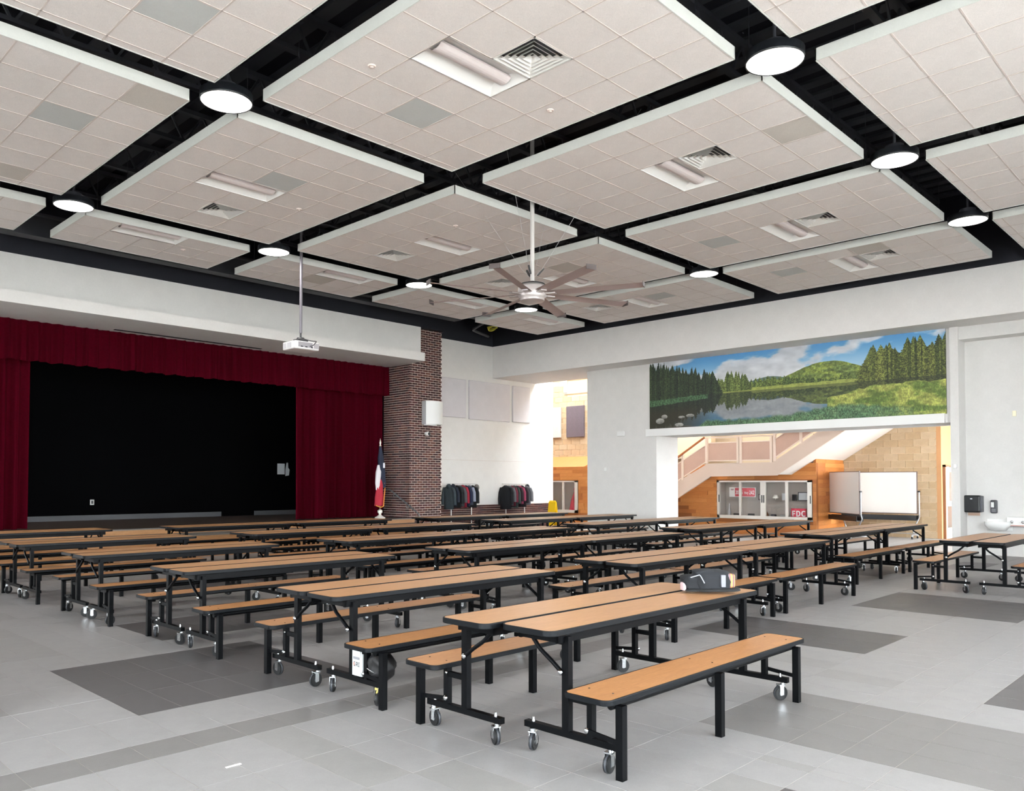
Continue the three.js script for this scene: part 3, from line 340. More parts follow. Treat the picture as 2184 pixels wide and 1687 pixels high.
for (const key of Object.keys(layout)) {
  const [c, r] = key.split(',').map(Number), [u0, u1] = COLS[c], [v0, v1] = ROWS[r], L = layout[key], W = u1 - u0, D = v1 - v0, where = colWord[c] + ', ' + rowWord[r];
  const g = grp('ceiling_cloud', 'suspended white tile ceiling cloud, ' + where, 'ceiling cloud', u0, CL, v0, { group: 'suspended ceiling clouds' });
  const T = 0.022; // local: +x = u, -z = v
  part(g, 'fascia', merge([bx(0, W, 0, 0.135, -0.012, 0), bx(0, W, 0, 0.135, -D, -D + 0.012), bx(0, 0.012, 0, 0.135, -D, 0), bx(W - 0.012, W, 0, 0.135, -D, 0)]), mat.fascia);
  const nu = Math.ceil((W - 0.2) / TS), nv = Math.ceil((D - 0.05) / TS), gu = [], gv = []; for (let i = 0; i <= nu; i++) gu.push(Math.min(W - 0.012, Math.max(0.012, i * TS))); gu[gu.length - 1] = W - 0.012; for (let j = 0; j <= nv; j++) gv.push(Math.min(D - 0.012, Math.max(0.012, j * TS))); gv[gv.length - 1] = D - 0.012;
  const bars = []; for (let i = 1; i < nu; i++) { if (!L.t) { bars.push(bx(gu[i] - 0.009, gu[i] + 0.009, 0.002, 0.022, -D + 0.01, -0.01)); continue; } const [ti, tj] = L.t; // the grid stops at the troffer
    if (i === ti + 1) { bars.push(bx(gu[i] - 0.009, gu[i] + 0.009, 0.002, 0.022, -gv[tj], -0.01), bx(gu[i] - 0.009, gu[i] + 0.009, 0.002, 0.022, -D + 0.01, -gv[Math.min(nv, tj + 1)])); } else bars.push(bx(gu[i] - 0.009, gu[i] + 0.009, 0.002, 0.022, -D + 0.01, -0.01)); }
  for (let j = 1; j < nv; j++) bars.push(bx(0.01, W - 0.01, 0.002, 0.022, -gv[j] - 0.009, -gv[j] + 0.009)); part(g, 'grid', merge(bars), mat.acGrid);
  const has = (l, i, j) => (l ?? []).some(([a, b]) => a === i && b === j);
  for (let i = 0; i < nu; i++) for (let j = 0; j < nv; j++) {
    if (L.t && j === L.t[1] && (i === L.t[0] || i === L.t[0] + 1)) continue; if (has(L.d, i, j)) continue;
    const a = gu[i] + 0.006, b = gu[i + 1] - 0.006, cc = gv[j] + 0.006, d = gv[j + 1] - 0.006; if (b - a < 0.03 || d - cc < 0.03) continue;
    const kk = (b - a).toFixed(3) + '/' + (d - cc).toFixed(3), w = (b - a) / 2, h = (d - cc) / 2; tileGeo[kk] ??= bx(-w, w, 0.006, 0.022, -h, h); const grille = has(L.g, i, j), plain = has(L.p, i, j);
    const t = part(g, grille ? 'return_grille' : 'ceiling_tile', tileGeo[kk], grille ? mat.egg : plain ? mat.acGrey : rnd() < 0.5 ? mat.ac : mat.acB, grille ? 'grey perforated return grille' : plain ? 'darker grey ceiling tile' : undefined); t.position.set((a + b) / 2, 0, -(cc + d) / 2);
  }
  part(g, 'backer', bx(0.02, W - 0.02, 0.118, 0.13, -D + 0.02, -0.02), mat.steel);
  const hang = []; for (const x of [0.3, W - 0.3]) for (const z of [-0.3, -D + 0.3]) hang.push(cyl(0.004, 0.004, DECK - CL - 0.12, x, (DECK - CL + 0.12) / 2, z, 6)); part(g, 'hanger_wires', merge(hang), mat.steel);
  if (L.t) { const [i, j] = L.t, t = grp('recessed_troffer', 'unlit recessed troffer in the ceiling cloud, ' + where, 'light fixture', u0 + gu[i] + 0.61, CL + 0.008, v0 + (gv[j] + gv[Math.min(nv, j + 1)]) / 2, { group: 'unlit recessed troffers' }); if (gu[i] < 0.02) t.position.x = u0 + 0.615;
    part(t, 'reflector', trofGeo.refl, mat.white); part(t, 'basket', trofGeo.basket, basketMat); for (const e of trofGeo.ends) part(t, 'end_reflector', e, mat.whiteGloss); part(t, 'frame', trofGeo.frame, mat.white); }
  for (const [i, j] of L.d ?? []) { const t = grp('air_diffuser', 'square louvred air diffuser in the ceiling cloud, ' + where, 'vent', u0 + (gu[i] + gu[i + 1]) / 2, CL + 0.006, v0 + (gv[j] + gv[Math.min(nv, j + 1)]) / 2, { group: 'square ceiling diffusers' }); louvre(t, M('#dcdad6', 0.5)); }
}
// small ceiling devices
for (const [u, v, lab] of [[5.25, 6.9, 'small square sensor on the ceiling cloud beside the return grille'], [7.4, 6.2, 'small round sprinkler cover on the ceiling cloud beside the troffer'], [7.2, 11.4, 'small round detector on the ceiling cloud near the projector'], [13.1, 2.0, 'white motion sensor under the ceiling cloud'], [6.9, 15.0, 'white wedge camera under the cloud nearest the stage'], [9.6, 10.2, 'small round detector on the cloud below the fan wires']]) single('ceiling_sensor', merge([cyl(0.045, 0.04, 0.016, 0, -0.006, 0, 20), sph(0.02, 0, -0.014, 0, 1, 0.6, 1)]), M('#d8c9c2', 0.7), lab, 'sensor').position.set(u, CL + 0.006, -v);

// ------------------------------------------------------------------ round lights in the gaps
const lampGeo = { can: new THREE.LatheGeometry([[0.302, 0.012], [0.302, 0.0], [0.292, -0.004], [0.292, 0.008], [0.28, 0.01], [0.28, 0.1], [0.302, 0.1], [0.302, 0.012]].map(([a, b]) => new THREE.Vector2(a, b)), 40), lens: new THREE.LatheGeometry([[0, -0.002], [0.15, -0.001], [0.29, 0.004], [0.29, 0.008], [0, 0.006]].map(([a, b]) => new THREE.Vector2(a, b)), 40) };
const lensMat = new THREE.MeshStandardMaterial({ color: '#ffffff', roughness: 0.4, emissive: '#fffdf8', emissiveIntensity: 3 });
const gapU = [0.88, 4.53, 8.19, 11.9, 15.55], gapV = [3.76, 8.75, 13.85];
for (const [i, j] of [[1, 1], [2, 0], [1, 2], [2, 2], [3, 2], [4, 2], [4, 1], [3, 0], [4, 0], [1, 0], [0, 1], [0, 0], [0, 2]]) {
  const where = ['fifth gap from the mural wall', 'fourth gap from the mural wall', 'third gap from the mural wall', 'second gap from the mural wall', 'gap nearest the mural wall'][i] + ', ' + ['third', 'second', 'first'][j] + ' cross gap from the stage';
  const g = grp('round_ceiling_light', 'lit round ceiling light, ' + where, 'ceiling light', gapU[i], CL - 0.015, gapV[j], { group: 'round lights at the gap crossings' });
  part(g, 'housing', lampGeo.can, mat.blackPlastic); part(g, 'lens', lampGeo.lens, lensMat, 'glowing white lens'); part(g, 'stem', cyl(0.02, 0.02, DECK - CL - 0.1, 0, (DECK - CL + 0.1) / 2, 0, 8), mat.steel); part(g, 'driver_box', cyl(0.12, 0.16, 0.12, 0, 0.15, 0, 20), mat.steel);
  const l = new THREE.RectAreaLight('#fffcf8', LAMP, 0.4, 0.4); l.position.set(0, -0.012, 0); l.rotation.x = -Math.PI / 2; l.name = 'lamp_light'; g.add(l);
}
// ------------------------------------------------------------------ ceiling fan
{ const g = grp('ceiling_fan', 'large silver eight-bladed ceiling fan on a long downrod', 'fan', 9.98, 4.62, 8.75); const silver = M('#b9b2b0', 0.4, { metalness: 0.35 }), blade = M('#9c8a86', 0.5, { metalness: 0.15 });
  part(g, 'downrod', cyl(0.035, 0.035, DECK - 4.85, 0, (DECK - 4.85) / 2 + 0.25, 0, 16), M('#c9c5c2', 0.5));
  part(g, 'motor_housing', new THREE.LatheGeometry([[0, -0.06], [0.19, -0.06], [0.2, -0.04], [0.2, 0], [0.235, 0.02], [0.235, 0.17], [0.21, 0.19], [0.2, 0.22], [0.05, 0.23], [0.04, 0.28], [0, 0.28]].map(([a, b]) => new THREE.Vector2(a, b)), 40), silver); part(g, 'top_plate', cyl(0.2, 0.22, 0.02, 0, 0.222, 0, 32), mat.duct);
  for (let k = 0; k < 8; k++) { const a = (24 + 45 * k) * Math.PI / 180, s = new THREE.Shape(); s.moveTo(-0.09, 0); s.quadraticCurveTo(0, 0.03, 0.09, 0.004); s.quadraticCurveTo(0, 0.012, -0.09, 0); const eg = new THREE.ExtrudeGeometry(s, { depth: 1.56, bevelEnabled: false, curveSegments: 6 }); eg.rotateZ(-0.24); eg.translate(0, 0.06, 0.26); const b = part(g, 'blade', eg, blade); b.rotation.y = a + Math.PI / 2; part(b, 'winglet', bx(-0.085, 0.085, 0.035, 0.11, 1.82, 1.832), M('#4a4140', 0.5)); part(b, 'blade_arm', bx(-0.05, 0.05, 0.04, 0.06, 0.18, 0.4), silver); }
  for (const [dx, dz] of [[0.5, 1], [-1, 0.4], [1, -0.5], [-0.5, -1]]) part(g, 'guy_wire', tube([[0, 0.3, 0], [dx * 0.12, 0.42, dz * 0.12], [dx * 1.6, 2.9, dz * 1.6]], 0.0022, 12, 5), mat.alu); for (const [dx, dz] of [[1, 0.6], [-1, 0.4], [0.3, -1]]) part(g, 'turnbuckle', bar([dx * 0.08, 0.38, dz * 0.08], [dx * 0.17, 0.5, dz * 0.17], 0.025, 0.025), mat.duct); }
single('cable_coil', merge([0, 1, 2].map(k => { const q = new THREE.TorusGeometry(0.13 + 0.015 * k, 0.016, 6, 20); q.rotateX(Math.PI / 2 - 0.5 + k * 0.25); q.translate(0, 0.02 * k, 0); return q; })), M('#b9b53a', 0.6), 'yellow cable coil on the conduit above the alcove', 'cable').position.set(18.58, 6.53, -18.0);
// ------------------------------------------------------------------ projector
{ const g = grp('projector', 'white ceiling projector hanging on a long grey pole', 'projector', 8.84, 4.24, 13.9); g.rotation.y = 0.0;
  part(g, 'pole', cyl(0.03, 0.03, DECK - 4.56, 0, (DECK - 4.56) / 2 + 0.32, 0, 14), M('#77737a', 0.45, { metalness: 0.4 })); part(g, 'lower_tube', cyl(0.02, 0.02, 0.2, 0, 0.26, 0, 12), mat.duct); part(g, 'mount', merge([rbx(-0.12, 0.12, 0.13, 0.19, -0.1, 0.1, 0.02), cyl(0.07, 0.1, 0.05, 0, 0.2, 0, 16)]), mat.duct);
  part(g, 'body', rbx(-0.28, 0.28, -0.04, 0.12, -0.22, 0.24, 0.025, 3), M('#eceaea', 0.35)); for (const [a, b] of [[-0.18, -0.08], [-0.04, 0.1]]) part(g, 'grille', bx(-0.288, -0.279, -0.01, 0.09, a, b), M('#c4c2c6', 0.6)); part(g, 'rear_panel', bx(-0.2, 0.12, 0.0, 0.1, 0.238, 0.244), M('#a5a1a6', 0.6)); part(g, 'grille', bx(0.16, 0.27, 0.0, 0.1, 0.238, 0.244), M('#b5b2b6', 0.6)); for (const x of [-0.15, -0.05, 0.08]) part(g, 'socket', bx(x, x + 0.05, 0.0, 0.02, 0.242, 0.248), mat.blackPlastic); part(g, 'cable', tube([[0.02, 0.2, 0.05], [0.12, 0.16, 0.16], [0.2, 0.14, 0.26], [0.1, 0.04, 0.28], [0.05, 0.03, 0.25]], 0.008, 24, 6), mat.blackPlastic); }

// ------------------------------------------------------------------ stage curtains
function drape(u0, u1, y0, y1, v, amp, per, mt, sd, hem = 0) { // hanging folds with real depth
  const n = Math.max(24, Math.round((u1 - u0) / per * 10)), rows = 10, pos = [], idx = [], nx = n + 1; let s = sd; const ph = [0, 1, 2, 3].map(() => { s = (s * 9301 + 49297) % 233280; return s / 233280 * 6.28; });
  for (let j = 0; j <= rows; j++) for (let i = 0; i <= n; i++) { const t = i / n, u = u0 + (u1 - u0) * t, h = j / rows, x = u / per * 6.283, w = Math.sin(x + ph[0] + 0.9 * Math.sin(x * 0.23 + ph[1])) + 0.45 * Math.sin(2.1 * x + ph[2]) + 0.25 * Math.sin(0.47 * x + ph[3]); pos.push(u + 0.25 * amp * Math.cos(x + ph[0]), y1 + (y0 + hem * Math.sin(x * 0.5 + ph[2]) - y1) * h, -(v - amp * w * (0.55 + 0.45 * h))); }
  for (let j = 0; j < rows; j++) for (let i = 0; i < n; i++) { const a = j * nx + i; idx.push(a, a + nx, a + 1, a + 1, a + nx, a + nx + 1); }
  const g = new THREE.BufferGeometry(); g.setAttribute('position', new THREE.Float32BufferAttribute(pos, 3)); g.setIndex(idx); g.computeVertexNormals(); g.setAttribute('uv', new THREE.Float32BufferAttribute(pos.filter((_, i) => i % 3 !== 2), 2)); return g;
}
mat.velvet.side = THREE.DoubleSide; mat.blackCloth.side = THREE.DoubleSide;
single('stage_valance', drape(UW, 14.9, 4.13, 4.98, 18.72, 0.06, 0.25, mat.velvet, 11, 0.012), mat.velvet, 'burgundy velvet valance across the top of the stage', 'curtain');
single('stage_curtain', drape(1.0, 5.36, 0.58, 4.4, 18.97, 0.11, 0.27, mat.velvet, 23), mat.velvet, 'gathered burgundy stage curtain at the end away from the brick pier', 'curtain');
single('stage_curtain', drape(11.9, 14.85, 0.58, 4.4, 18.97, 0.11, 0.25, mat.velvet, 37), mat.velvet, 'gathered burgundy stage curtain beside the brick pier', 'curtain');
{ const g = grp('wall_outlet', 'pale electrical outlet on the black stage back wall', 'outlet', 7.93, 0.97, 22.495); part(g, 'plate', bx(-0.05, 0.05, 0, 0.14, 0, 0.012), M('#b9b7b2', 0.6)); part(g, 'socket', bx(-0.025, 0.025, 0.03, 0.11, 0.012, 0.016), mat.duct); }
single('paper_notice', bx(-0.13, 0.13, 0, 0.34, 0, 0.006), M('#c9ccd0', 0.8), 'white paper notice taped on the dark stage wall', 'paper').position.set(13.62, 1.83, -22.494);
single('paper_notice', new THREE.ExtrudeGeometry(poly([[0, 0], [0.13, 0.02], [0.15, 0.2], [0.1, 0.26], [0.09, 0.42], [0.04, 0.42], [0, 0.2]]), { depth: 0.006, bevelEnabled: false }), M('#bfc4c8', 0.8), 'torn white paper shape taped beside the notice', 'paper').position.set(13.78, 1.78, -22.494);
// flag
{ const g = grp('furled_flag', 'furled navy white and red flag with gold fringe on a floor stand', 'flag', 14.06, 0.565, 18.0);
  part(g, 'base', new THREE.LatheGeometry([[0, 0], [0.15, 0], [0.15, 0.03], [0.1, 0.06], [0.04, 0.1], [0.035, 0.14], [0.07, 0.17], [0.07, 0.23], [0.02, 0.26], [0, 0.26]].map(([a, b]) => new THREE.Vector2(a, b)), 24), M('#e9e4da', 0.25, { metalness: 0.3 })); part(g, 'pole', cyl(0.012, 0.012, 2.0, 0, 1.1, 0, 10), M('#7d7465', 0.4)); part(g, 'finial', new THREE.LatheGeometry([[0, 2.26], [0.012, 2.2], [0.028, 2.13], [0.014, 2.07], [0.03, 2.05], [0.03, 2.03], [0, 2.02]].map(([a, b]) => new THREE.Vector2(a, b)), 14), M('#d9d2bf', 0.3, { metalness: 0.6 }));
  const cone = (pts, sx, sz, col, nm) => { const rings = pts.map(([y, x, r]) => { const o = []; for (let k = 0; k <= 16; k++) { const a = k / 16 * 6.283, w = 1 + 0.18 * Math.sin(a * 4 + y * 3); o.push([x + r * sx * w * Math.cos(a), y, r * sz * w * Math.sin(a)]); } return o; }), pos = [], idx = []; rings.flat().forEach(p => pos.push(...p)); for (let j = 0; j + 1 < rings.length; j++) for (let k = 0; k < 16; k++) { const a = j * 17 + k; idx.push(a, a + 1, a + 17, a + 1, a + 18, a + 17); } const q = new THREE.BufferGeometry(); q.setAttribute('position', new THREE.Float32BufferAttribute(pos, 3)); q.setIndex(idx); q.computeVertexNormals(); return part(g, nm, q, new THREE.MeshStandardMaterial({ color: col, roughness: 0.75, side: THREE.DoubleSide })); };
  cone([[2.02, 0.0, 0.03], [1.7, 0.02, 0.085], [1.35, 0.05, 0.10], [1.0, 0.1, 0.1], [0.86, 0.12, 0.06]], 1, 0.7, '#141d33', 'navy_cloth'); cone([[1.5, -0.04, 0.05], [1.3, -0.06, 0.09], [1.0, -0.09, 0.085], [0.8, -0.09, 0.06]], 0.9, 0.7, '#d8d5d6', 'white_cloth'); cone([[1.18, 0.0, 0.03], [0.95, -0.01, 0.1], [0.6, -0.03, 0.13], [0.36, -0.04, 0.13]], 1, 0.7, '#a3172c', 'red_cloth');
  part(g, 'star', bx(0.05, 0.1, 1.42, 1.56, 0.07, 0.085), M('#e8e8ee', 0.7), 'white star patch'); part(g, 'fringe', tube([[-0.17, 0.37, 0.03], [-0.06, 0.32, 0.1], [0.07, 0.35, 0.07], [0.12, 0.6, 0.03], [0.16, 0.84, 0.02], [0.1, 1.0, 0.06]], 0.014, 30, 6), M('#d98f3a', 0.7)); }
// handrail on the pier
{ const g = grp('handrail', 'grey steel handrail on the side of the brick pier by the stage steps', 'handrail', 0, 0, 0); part(g, 'rail', tube([[14.86, 1.34, -19.0], [14.86, 1.36, -18.55], [14.86, 0.70, -17.28], [14.86, 0.60, -17.22], [14.9, 0.56, -17.25]], 0.022, 40, 10), mat.greyMetal); for (const [y, v] of [[1.25, 18.4], [0.93, 17.82]]) part(g, 'bracket', tube([[14.96, y - 0.08, -v], [14.88, y - 0.08, -v], [14.86, y - 0.01, -v]], 0.01, 10, 6), mat.greyMetal); }
// wall speaker and camera on the pier
{ const g = grp('wall_speaker', 'white curved loudspeaker on the brick pier', 'speaker', 15.74, 3.27, 17.8), pr = [[-0.32, 0], [-0.32, 0.19]]; for (let k = 0; k <= 12; k++) { const t = k / 12; pr.push([-0.30 + 0.62 * t, 0.2 + 0.13 * Math.sin(t * Math.PI)]); } pr.push([0.33, 0.19], [0.33, 0]);
  const e = new THREE.ExtrudeGeometry(poly(pr.map(([a, b]) => [a, -b]).reverse()), { depth: 0.68, bevelEnabled: false }); e.rotateX(-Math.PI / 2); part(g, 'grille_body', e, M('#e3e4e2', 0.6)); part(g, 'side_panel', bx(-0.332, -0.321, 0.0, 0.68, 0.02, 0.19), M('#a9a9aa', 0.6)); part(g, 'base_lip', bx(-0.28, 0.1, -0.03, 0.0, 0.05, 0.2), mat.white); }
{ const g = grp('security_camera', 'small white dome camera on the brick pier under the speaker', 'camera', 15.58, 3.0, 17.79); part(g, 'base', cyl(0.06, 0.06, 0.1, 0, 0, 0.05, 20, 'z'), mat.white); part(g, 'dome', sph(0.045, 0.03, 0, 0.1), mat.blackPlastic); }
// alcove acoustic panels
for (const [a, b, y0, y1, lab] of [[16.72, 17.83, 3.63, 4.85, 'white acoustic panel on the alcove wall next to the brick pier'], [17.98, 19.88, 3.61, 4.86, 'widest white acoustic panel in the middle of the alcove wall'], [20.04, 20.9, 3.63, 4.85, 'white acoustic panel on the alcove wall farthest from the pier']]) single('wall_panel', rbx(a, b, y0, y1, -18.488, -18.43, 0.012), M('#d3cfd2', 0.95, { map: paintTex }), lab, 'panel');
// ------------------------------------------------------------------ mural (printed landscape)
{ const W = 1536, H = 384, hash = (i, j) => { let n = Math.imul(i, 374761393) + Math.imul(j, 668265263) | 0; n = Math.imul(n ^ (n >>> 13), 1274126177); return ((n ^ (n >>> 16)) >>> 0) / 4294967296; };
  const vn = (x, y) => { const i = Math.floor(x), j = Math.floor(y); let a = x - i, b = y - j; a = a * a * (3 - 2 * a); b = b * b * (3 - 2 * b); return (hash(i, j) * (1 - a) + hash(i + 1, j) * a) * (1 - b) + (hash(i, j + 1) * (1 - a) + hash(i + 1, j + 1) * a) * b; };
  const fb = (x, y, o = 4) => { let s = 0, a = 0.5; for (let k = 0; k < o; k++) { s += a * vn(x, y); x = x * 2.03 + 11.3; y = y * 2.03 + 7.7; a *= 0.5; } return s / (1 - Math.pow(0.5, o)); };
  const mixc = (a, b, t) => [a[0] + (b[0] - a[0]) * t, a[1] + (b[1] - a[1]) * t, a[2] + (b[2] - a[2]) * t], sm = (a, b, x) => { const t = Math.max(0, Math.min(1, (x - a) / (b - a))); return t * t * (3 - 2 * t); }, mul = (c, k) => [c[0] * k, c[1] * k, c[2] * k];
  let q = 5; const R = () => { q = (q * 1664525 + 1013904223) >>> 0; return q / 4294967296; }, WL = 0.545;
  const stand = (n, s0, s1, hf, wf) => { const o = []; for (let i = 0; i < n; i++) { const c = s0 + (s1 - s0) * R(); o.push([c, hf(c) * (0.8 + 0.25 * R()), wf * (0.7 + 0.7 * R()), R()]); } return o; };
  const stands = { left: stand(60, -0.02, 0.27, c => 0.60 - 0.95 * Math.max(0, c - 0.02) - 0.2 * Math.max(0, c - 0.2), 0.030), mid: stand(26, 0.245, 0.385, c => 0.27 + 0.06 * Math.sin(c * 60), 0.020), far: stand(90, 0.38, 0.82, c => 0.14 + 0.04 * Math.sin(c * 17), 0.013), right: stand(30, 0.79, 1.03, c => 0.42 + 0.5 * Math.max(0, c - 0.82), 0.042) };
  const inTree = (list, s, y) => { let best = -1, k = 0; for (const [c, h, w, id] of list) { const d = Math.abs(s - c); if (d > w) continue; const f = y / h; if (f < 0 || f > 1) continue; const lim = w * (1 - f) * (0.75 + 0.45 * vn(y * 130 + id * 50, id * 99)); if (d < lim && 1 - d / lim > k) { k = 1 - d / lim; best = id; } } return best; };
  const land = (s, t) => { // colour above the waterline, t from the top
    const y = WL - t, n = fb(s * 150, t * 40, 3), n2 = vn(s * 420, t * 110);
    let c = mixc([84, 146, 196], [168, 198, 218], sm(0, 0.42, t)); const cl = fb(s * 9 + 3, t * 5.5 + 1, 5) + 0.20 * Math.exp(-Math.pow((s - 0.40) / 0.14, 2) - Math.pow((t - 0.30) / 0.1, 2)) + 0.14 * Math.exp(-Math.pow((s - 0.53) / 0.09, 2) - Math.pow((t - 0.14) / 0.09, 2)) + 0.12 * Math.exp(-Math.pow((s - 0.69) / 0.06, 2) - Math.pow((t - 0.12) / 0.1, 2)) - 0.14 * Math.exp(-Math.pow((s - 0.59) / 0.05, 2) - Math.pow((t - 0.12) / 0.1, 2)) - 0.1 * Math.exp(-Math.pow((s - 0.3) / 0.08, 2) - Math.pow((t - 0.1) / 0.07, 2));
    const cm = sm(0.43, 0.60, cl); c = mixc(c, mixc([176, 178, 184], [236, 236, 238], fb(s * 24, t * 12 + 9, 3)), cm * 0.95);
    const blueHill = 0.10 + 0.07 * Math.exp(-Math.pow((s - 0.47) / 0.07, 2)); if (y < blueHill && s > 0.33) c = mul([88, 108, 104], 0.85 + 0.3 * n);
    const hill = 0.02 + 0.27 * Math.exp(-Math.pow((s - 0.66) / 0.155, 2)) + 0.01 * fb(s * 60, 1, 2); if (y < hill) c = mul(mixc([92, 108, 58], [128, 142, 66], sm(0.4, 0.7, fb(s * 30, t * 30, 3))), 0.6 + 0.75 * n * (0.6 + 0.8 * n2));
    const f1 = inTree(stands.far, s, y); if (f1 >= 0) c = mul(mixc([66, 84, 44], [112, 128, 60], f1), 0.45 + 0.9 * n2); 
    if (y < 0.035 + 0.012 * vn(s * 40, 3) && s > 0.24) c = mul([148, 156, 78], 0.75 + 0.4 * n);
    const m1 = inTree(stands.mid, s, y - 0.01); if (m1 >= 0) c = mul(mixc([70, 86, 46], [112, 126, 64], m1), 0.5 + 0.8 * n2);
    const r1 = inTree(stands.right, s, y - 0.0); if (r1 >= 0 || (s > 0.815 && y < 0.26 + 0.18 * fb(s * 24, 5, 3))) c = mul(mixc([66, 78, 34], [128, 136, 64], r1 < 0 ? n : r1), 0.35 + 0.95 * n2 * (0.6 + 0.6 * n));
    const l1 = inTree(stands.left, s, y + 0.04); const edge = 0.255 - 0.02 * vn(t * 30, 8); if (l1 >= 0 || (s < edge && y < 0.33 - 0.9 * Math.max(0, s - 0.03) + 0.1 * fb(s * 40, 2, 3))) c = mul(mixc([34, 46, 34], [66, 82, 50], l1 < 0 ? n : l1), 0.5 + 0.75 * n2);
    return c; };
  const t = tex(W, H, (px, py) => { const s = px / W, t = 1 - (py + 0.5) / H; let c; const n = fb(s * 120, t * 34, 3), n2 = vn(s * 500, t * 70);
    const wl = WL + (s < 0.25 ? 0.055 * sm(0.25, 0.05, s) : 0) ;
    if (t < wl) c = land(s, Math.min(t, WL - 0.001));
    else { const rip = 0.006 * (vn(s * 30, t * 160) - 0.5); const m = land(Math.max(0, Math.min(1, s + rip)), Math.max(0.01, WL - (t - wl) * 1.18)); c = mixc(mul(m, 0.78), [66, 78, 84], 0.14); c = mixc(c, mul(c, 0.8), n * 0.6); if (s < 0.3) c = mixc(c, [52, 46, 32], sm(0.3, 0.12, s) * sm(0.62, 0.8, t) * 0.75); }
    const bankL = 0.62 - 0.22 * Math.max(0, s - 0.02); if (s < 0.24 && Math.abs(t - bankL) < 0.03 + 0.03 * n - 0.06 * s) c = mul([74, 108, 74], 0.5 + 0.7 * n2);
    const g1 = 0.60 + 0.55 * Math.max(0, 0.80 - s) * 1.6 + 0.05 * (fb(s * 40, 3, 3) - 0.5); if (s > 0.66 && t > g1) c = mul(mixc([104, 128, 56], [178, 184, 92], sm(0.35, 0.7, fb(s * 26, t * 14, 3))), 0.62 + 0.6 * n2 * n + 0.15 * n);
    const g2 = 0.90 - 0.10 * Math.exp(-Math.pow((s - 0.72) / 0.16, 2)) + 0.05 * (fb(s * 50, 9, 3) - 0.5) + 0.2 * sm(0.24, 0.16, s); if (t > g2) c = mixc(c, mul(mixc([62, 98, 70], [114, 142, 98], fb(s * 44, t * 20 + 5, 3)), 0.55 + 0.7 * n2), sm(0, 0.05, t - g2) * sm(0.98, 0.78, s + 0.12 * (n - 0.5)));
    for (const [a, b, d, e] of [[0.045, 0.885, 0.018, 0.042], [0.063, 0.825, 0.013, 0.032], [0.135, 0.845, 0.014, 0.018], [0.125, 0.955, 0.018, 0.028], [0.17, 0.83, 0.017, 0.024]]) { const r = Math.pow((s - a) / d, 2) + Math.pow((t - b) / e, 2); if (r < 1 + 0.3 * (n - 0.5)) c = mul([150, 150, 144], 0.7 + 0.5 * n - 0.25 * (t - b) / e); }
    return c; }, [1, 1]); t.wrapS = t.wrapT = THREE.ClampToEdgeWrapping;
  const g = new THREE.BoxGeometry(0.03, 1.93, 7.7), face = M('#ffffff', 0.55, { map: t }); const side = M('#39413a', 0.8); single('lake_mural', g, [side, face, side, side, side, side], 'wide printed mural of a forest lake under a blue sky', 'mural').position.set(19.98, 4.085, -9.15); }
// ------------------------------------------------------------------ small things on the mural wall
single('wall_box', rbx(19.93, 20.0, 2.96, 3.11, -14.13, -13.88, 0.01), mat.white, 'small white box mounted high on the broad white column', 'box');
single('thermostat', rbx(19.97, 20.0, 1.94, 2.04, -14.63, -14.54, 0.008), mat.white, 'little white thermostat on the broad white column', 'thermostat');
single('pier_switch', rbx(19.9, 19.93, 1.9, 2.0, -5.17, -5.1, 0.008), mat.white, 'white control plate on the narrow pier beside the opening', 'switch');
single('wall_plate', rbx(20.42, 20.45, 3.02, 3.14, -4.15, -4.08, 0.006), M('#f4ecd2', 0.4), 'cream wall plate high above the paper towel dispenser', 'plate');
{ const g = grp('paper_towel_dispenser', 'black paper towel dispenser on the recessed wall', 'dispenser', 20.45, 0.93, 4.90); part(g, 'housing', rbx(-0.22, 0, 0.0, 0.38, -0.17, 0.165, 0.04, 3), mat.blackPlastic); part(g, 'side_cover', rbx(-0.2, 0, 0.01, 0.37, 0.15, 0.185, 0.02), M('#4a4c55', 0.4)); part(g, 'badge', bx(-0.226, -0.219, 0.29, 0.315, -0.03, 0.01), M('#d5d7da', 0.5)); part(g, 'towel', bx(-0.12, -0.11, -0.07, 0.01, -0.1, 0.13), M('#b89c8a', 0.9)); }
{ const g = grp('soap_dispenser', 'small dark soap dispenser beside the paper towel dispenser', 'dispenser', 20.45, 0.92, 4.515); part(g, 'housing', rbx(-0.1, 0, 0, 0.29, -0.065, 0.065, 0.03, 3), M('#3a3b40', 0.3)); part(g, 'window', bx(-0.106, -0.098, 0.13, 0.24, -0.045, 0.01), M('#dfe3e0', 0.3)); part(g, 'push_pad', rbx(-0.115, -0.09, 0.02, 0.1, -0.04, 0.04, 0.01), M('#6d6e73', 0.4)); }
{ const g = grp('wall_basin', 'white ceramic wash basin on the recessed wall', 'basin', 20.45, 0.54, 4.42); const l = new THREE.LatheGeometry([[0.02, 0], [0.16, 0.02], [0.24, 0.12], [0.25, 0.2], [0.23, 0.2], [0.2, 0.12], [0.05, 0.06], [0, 0.06]].map(([a, b]) => new THREE.Vector2(a, b)), 28); l.scale(0.85, 1, 1); l.translate(-0.2, 0, 0); part(g, 'bowl', l, mat.whiteGloss); part(g, 'back_plate', rbx(-0.03, 0, 0.0, 0.26, -0.24, 0.24, 0.01), mat.whiteGloss); }
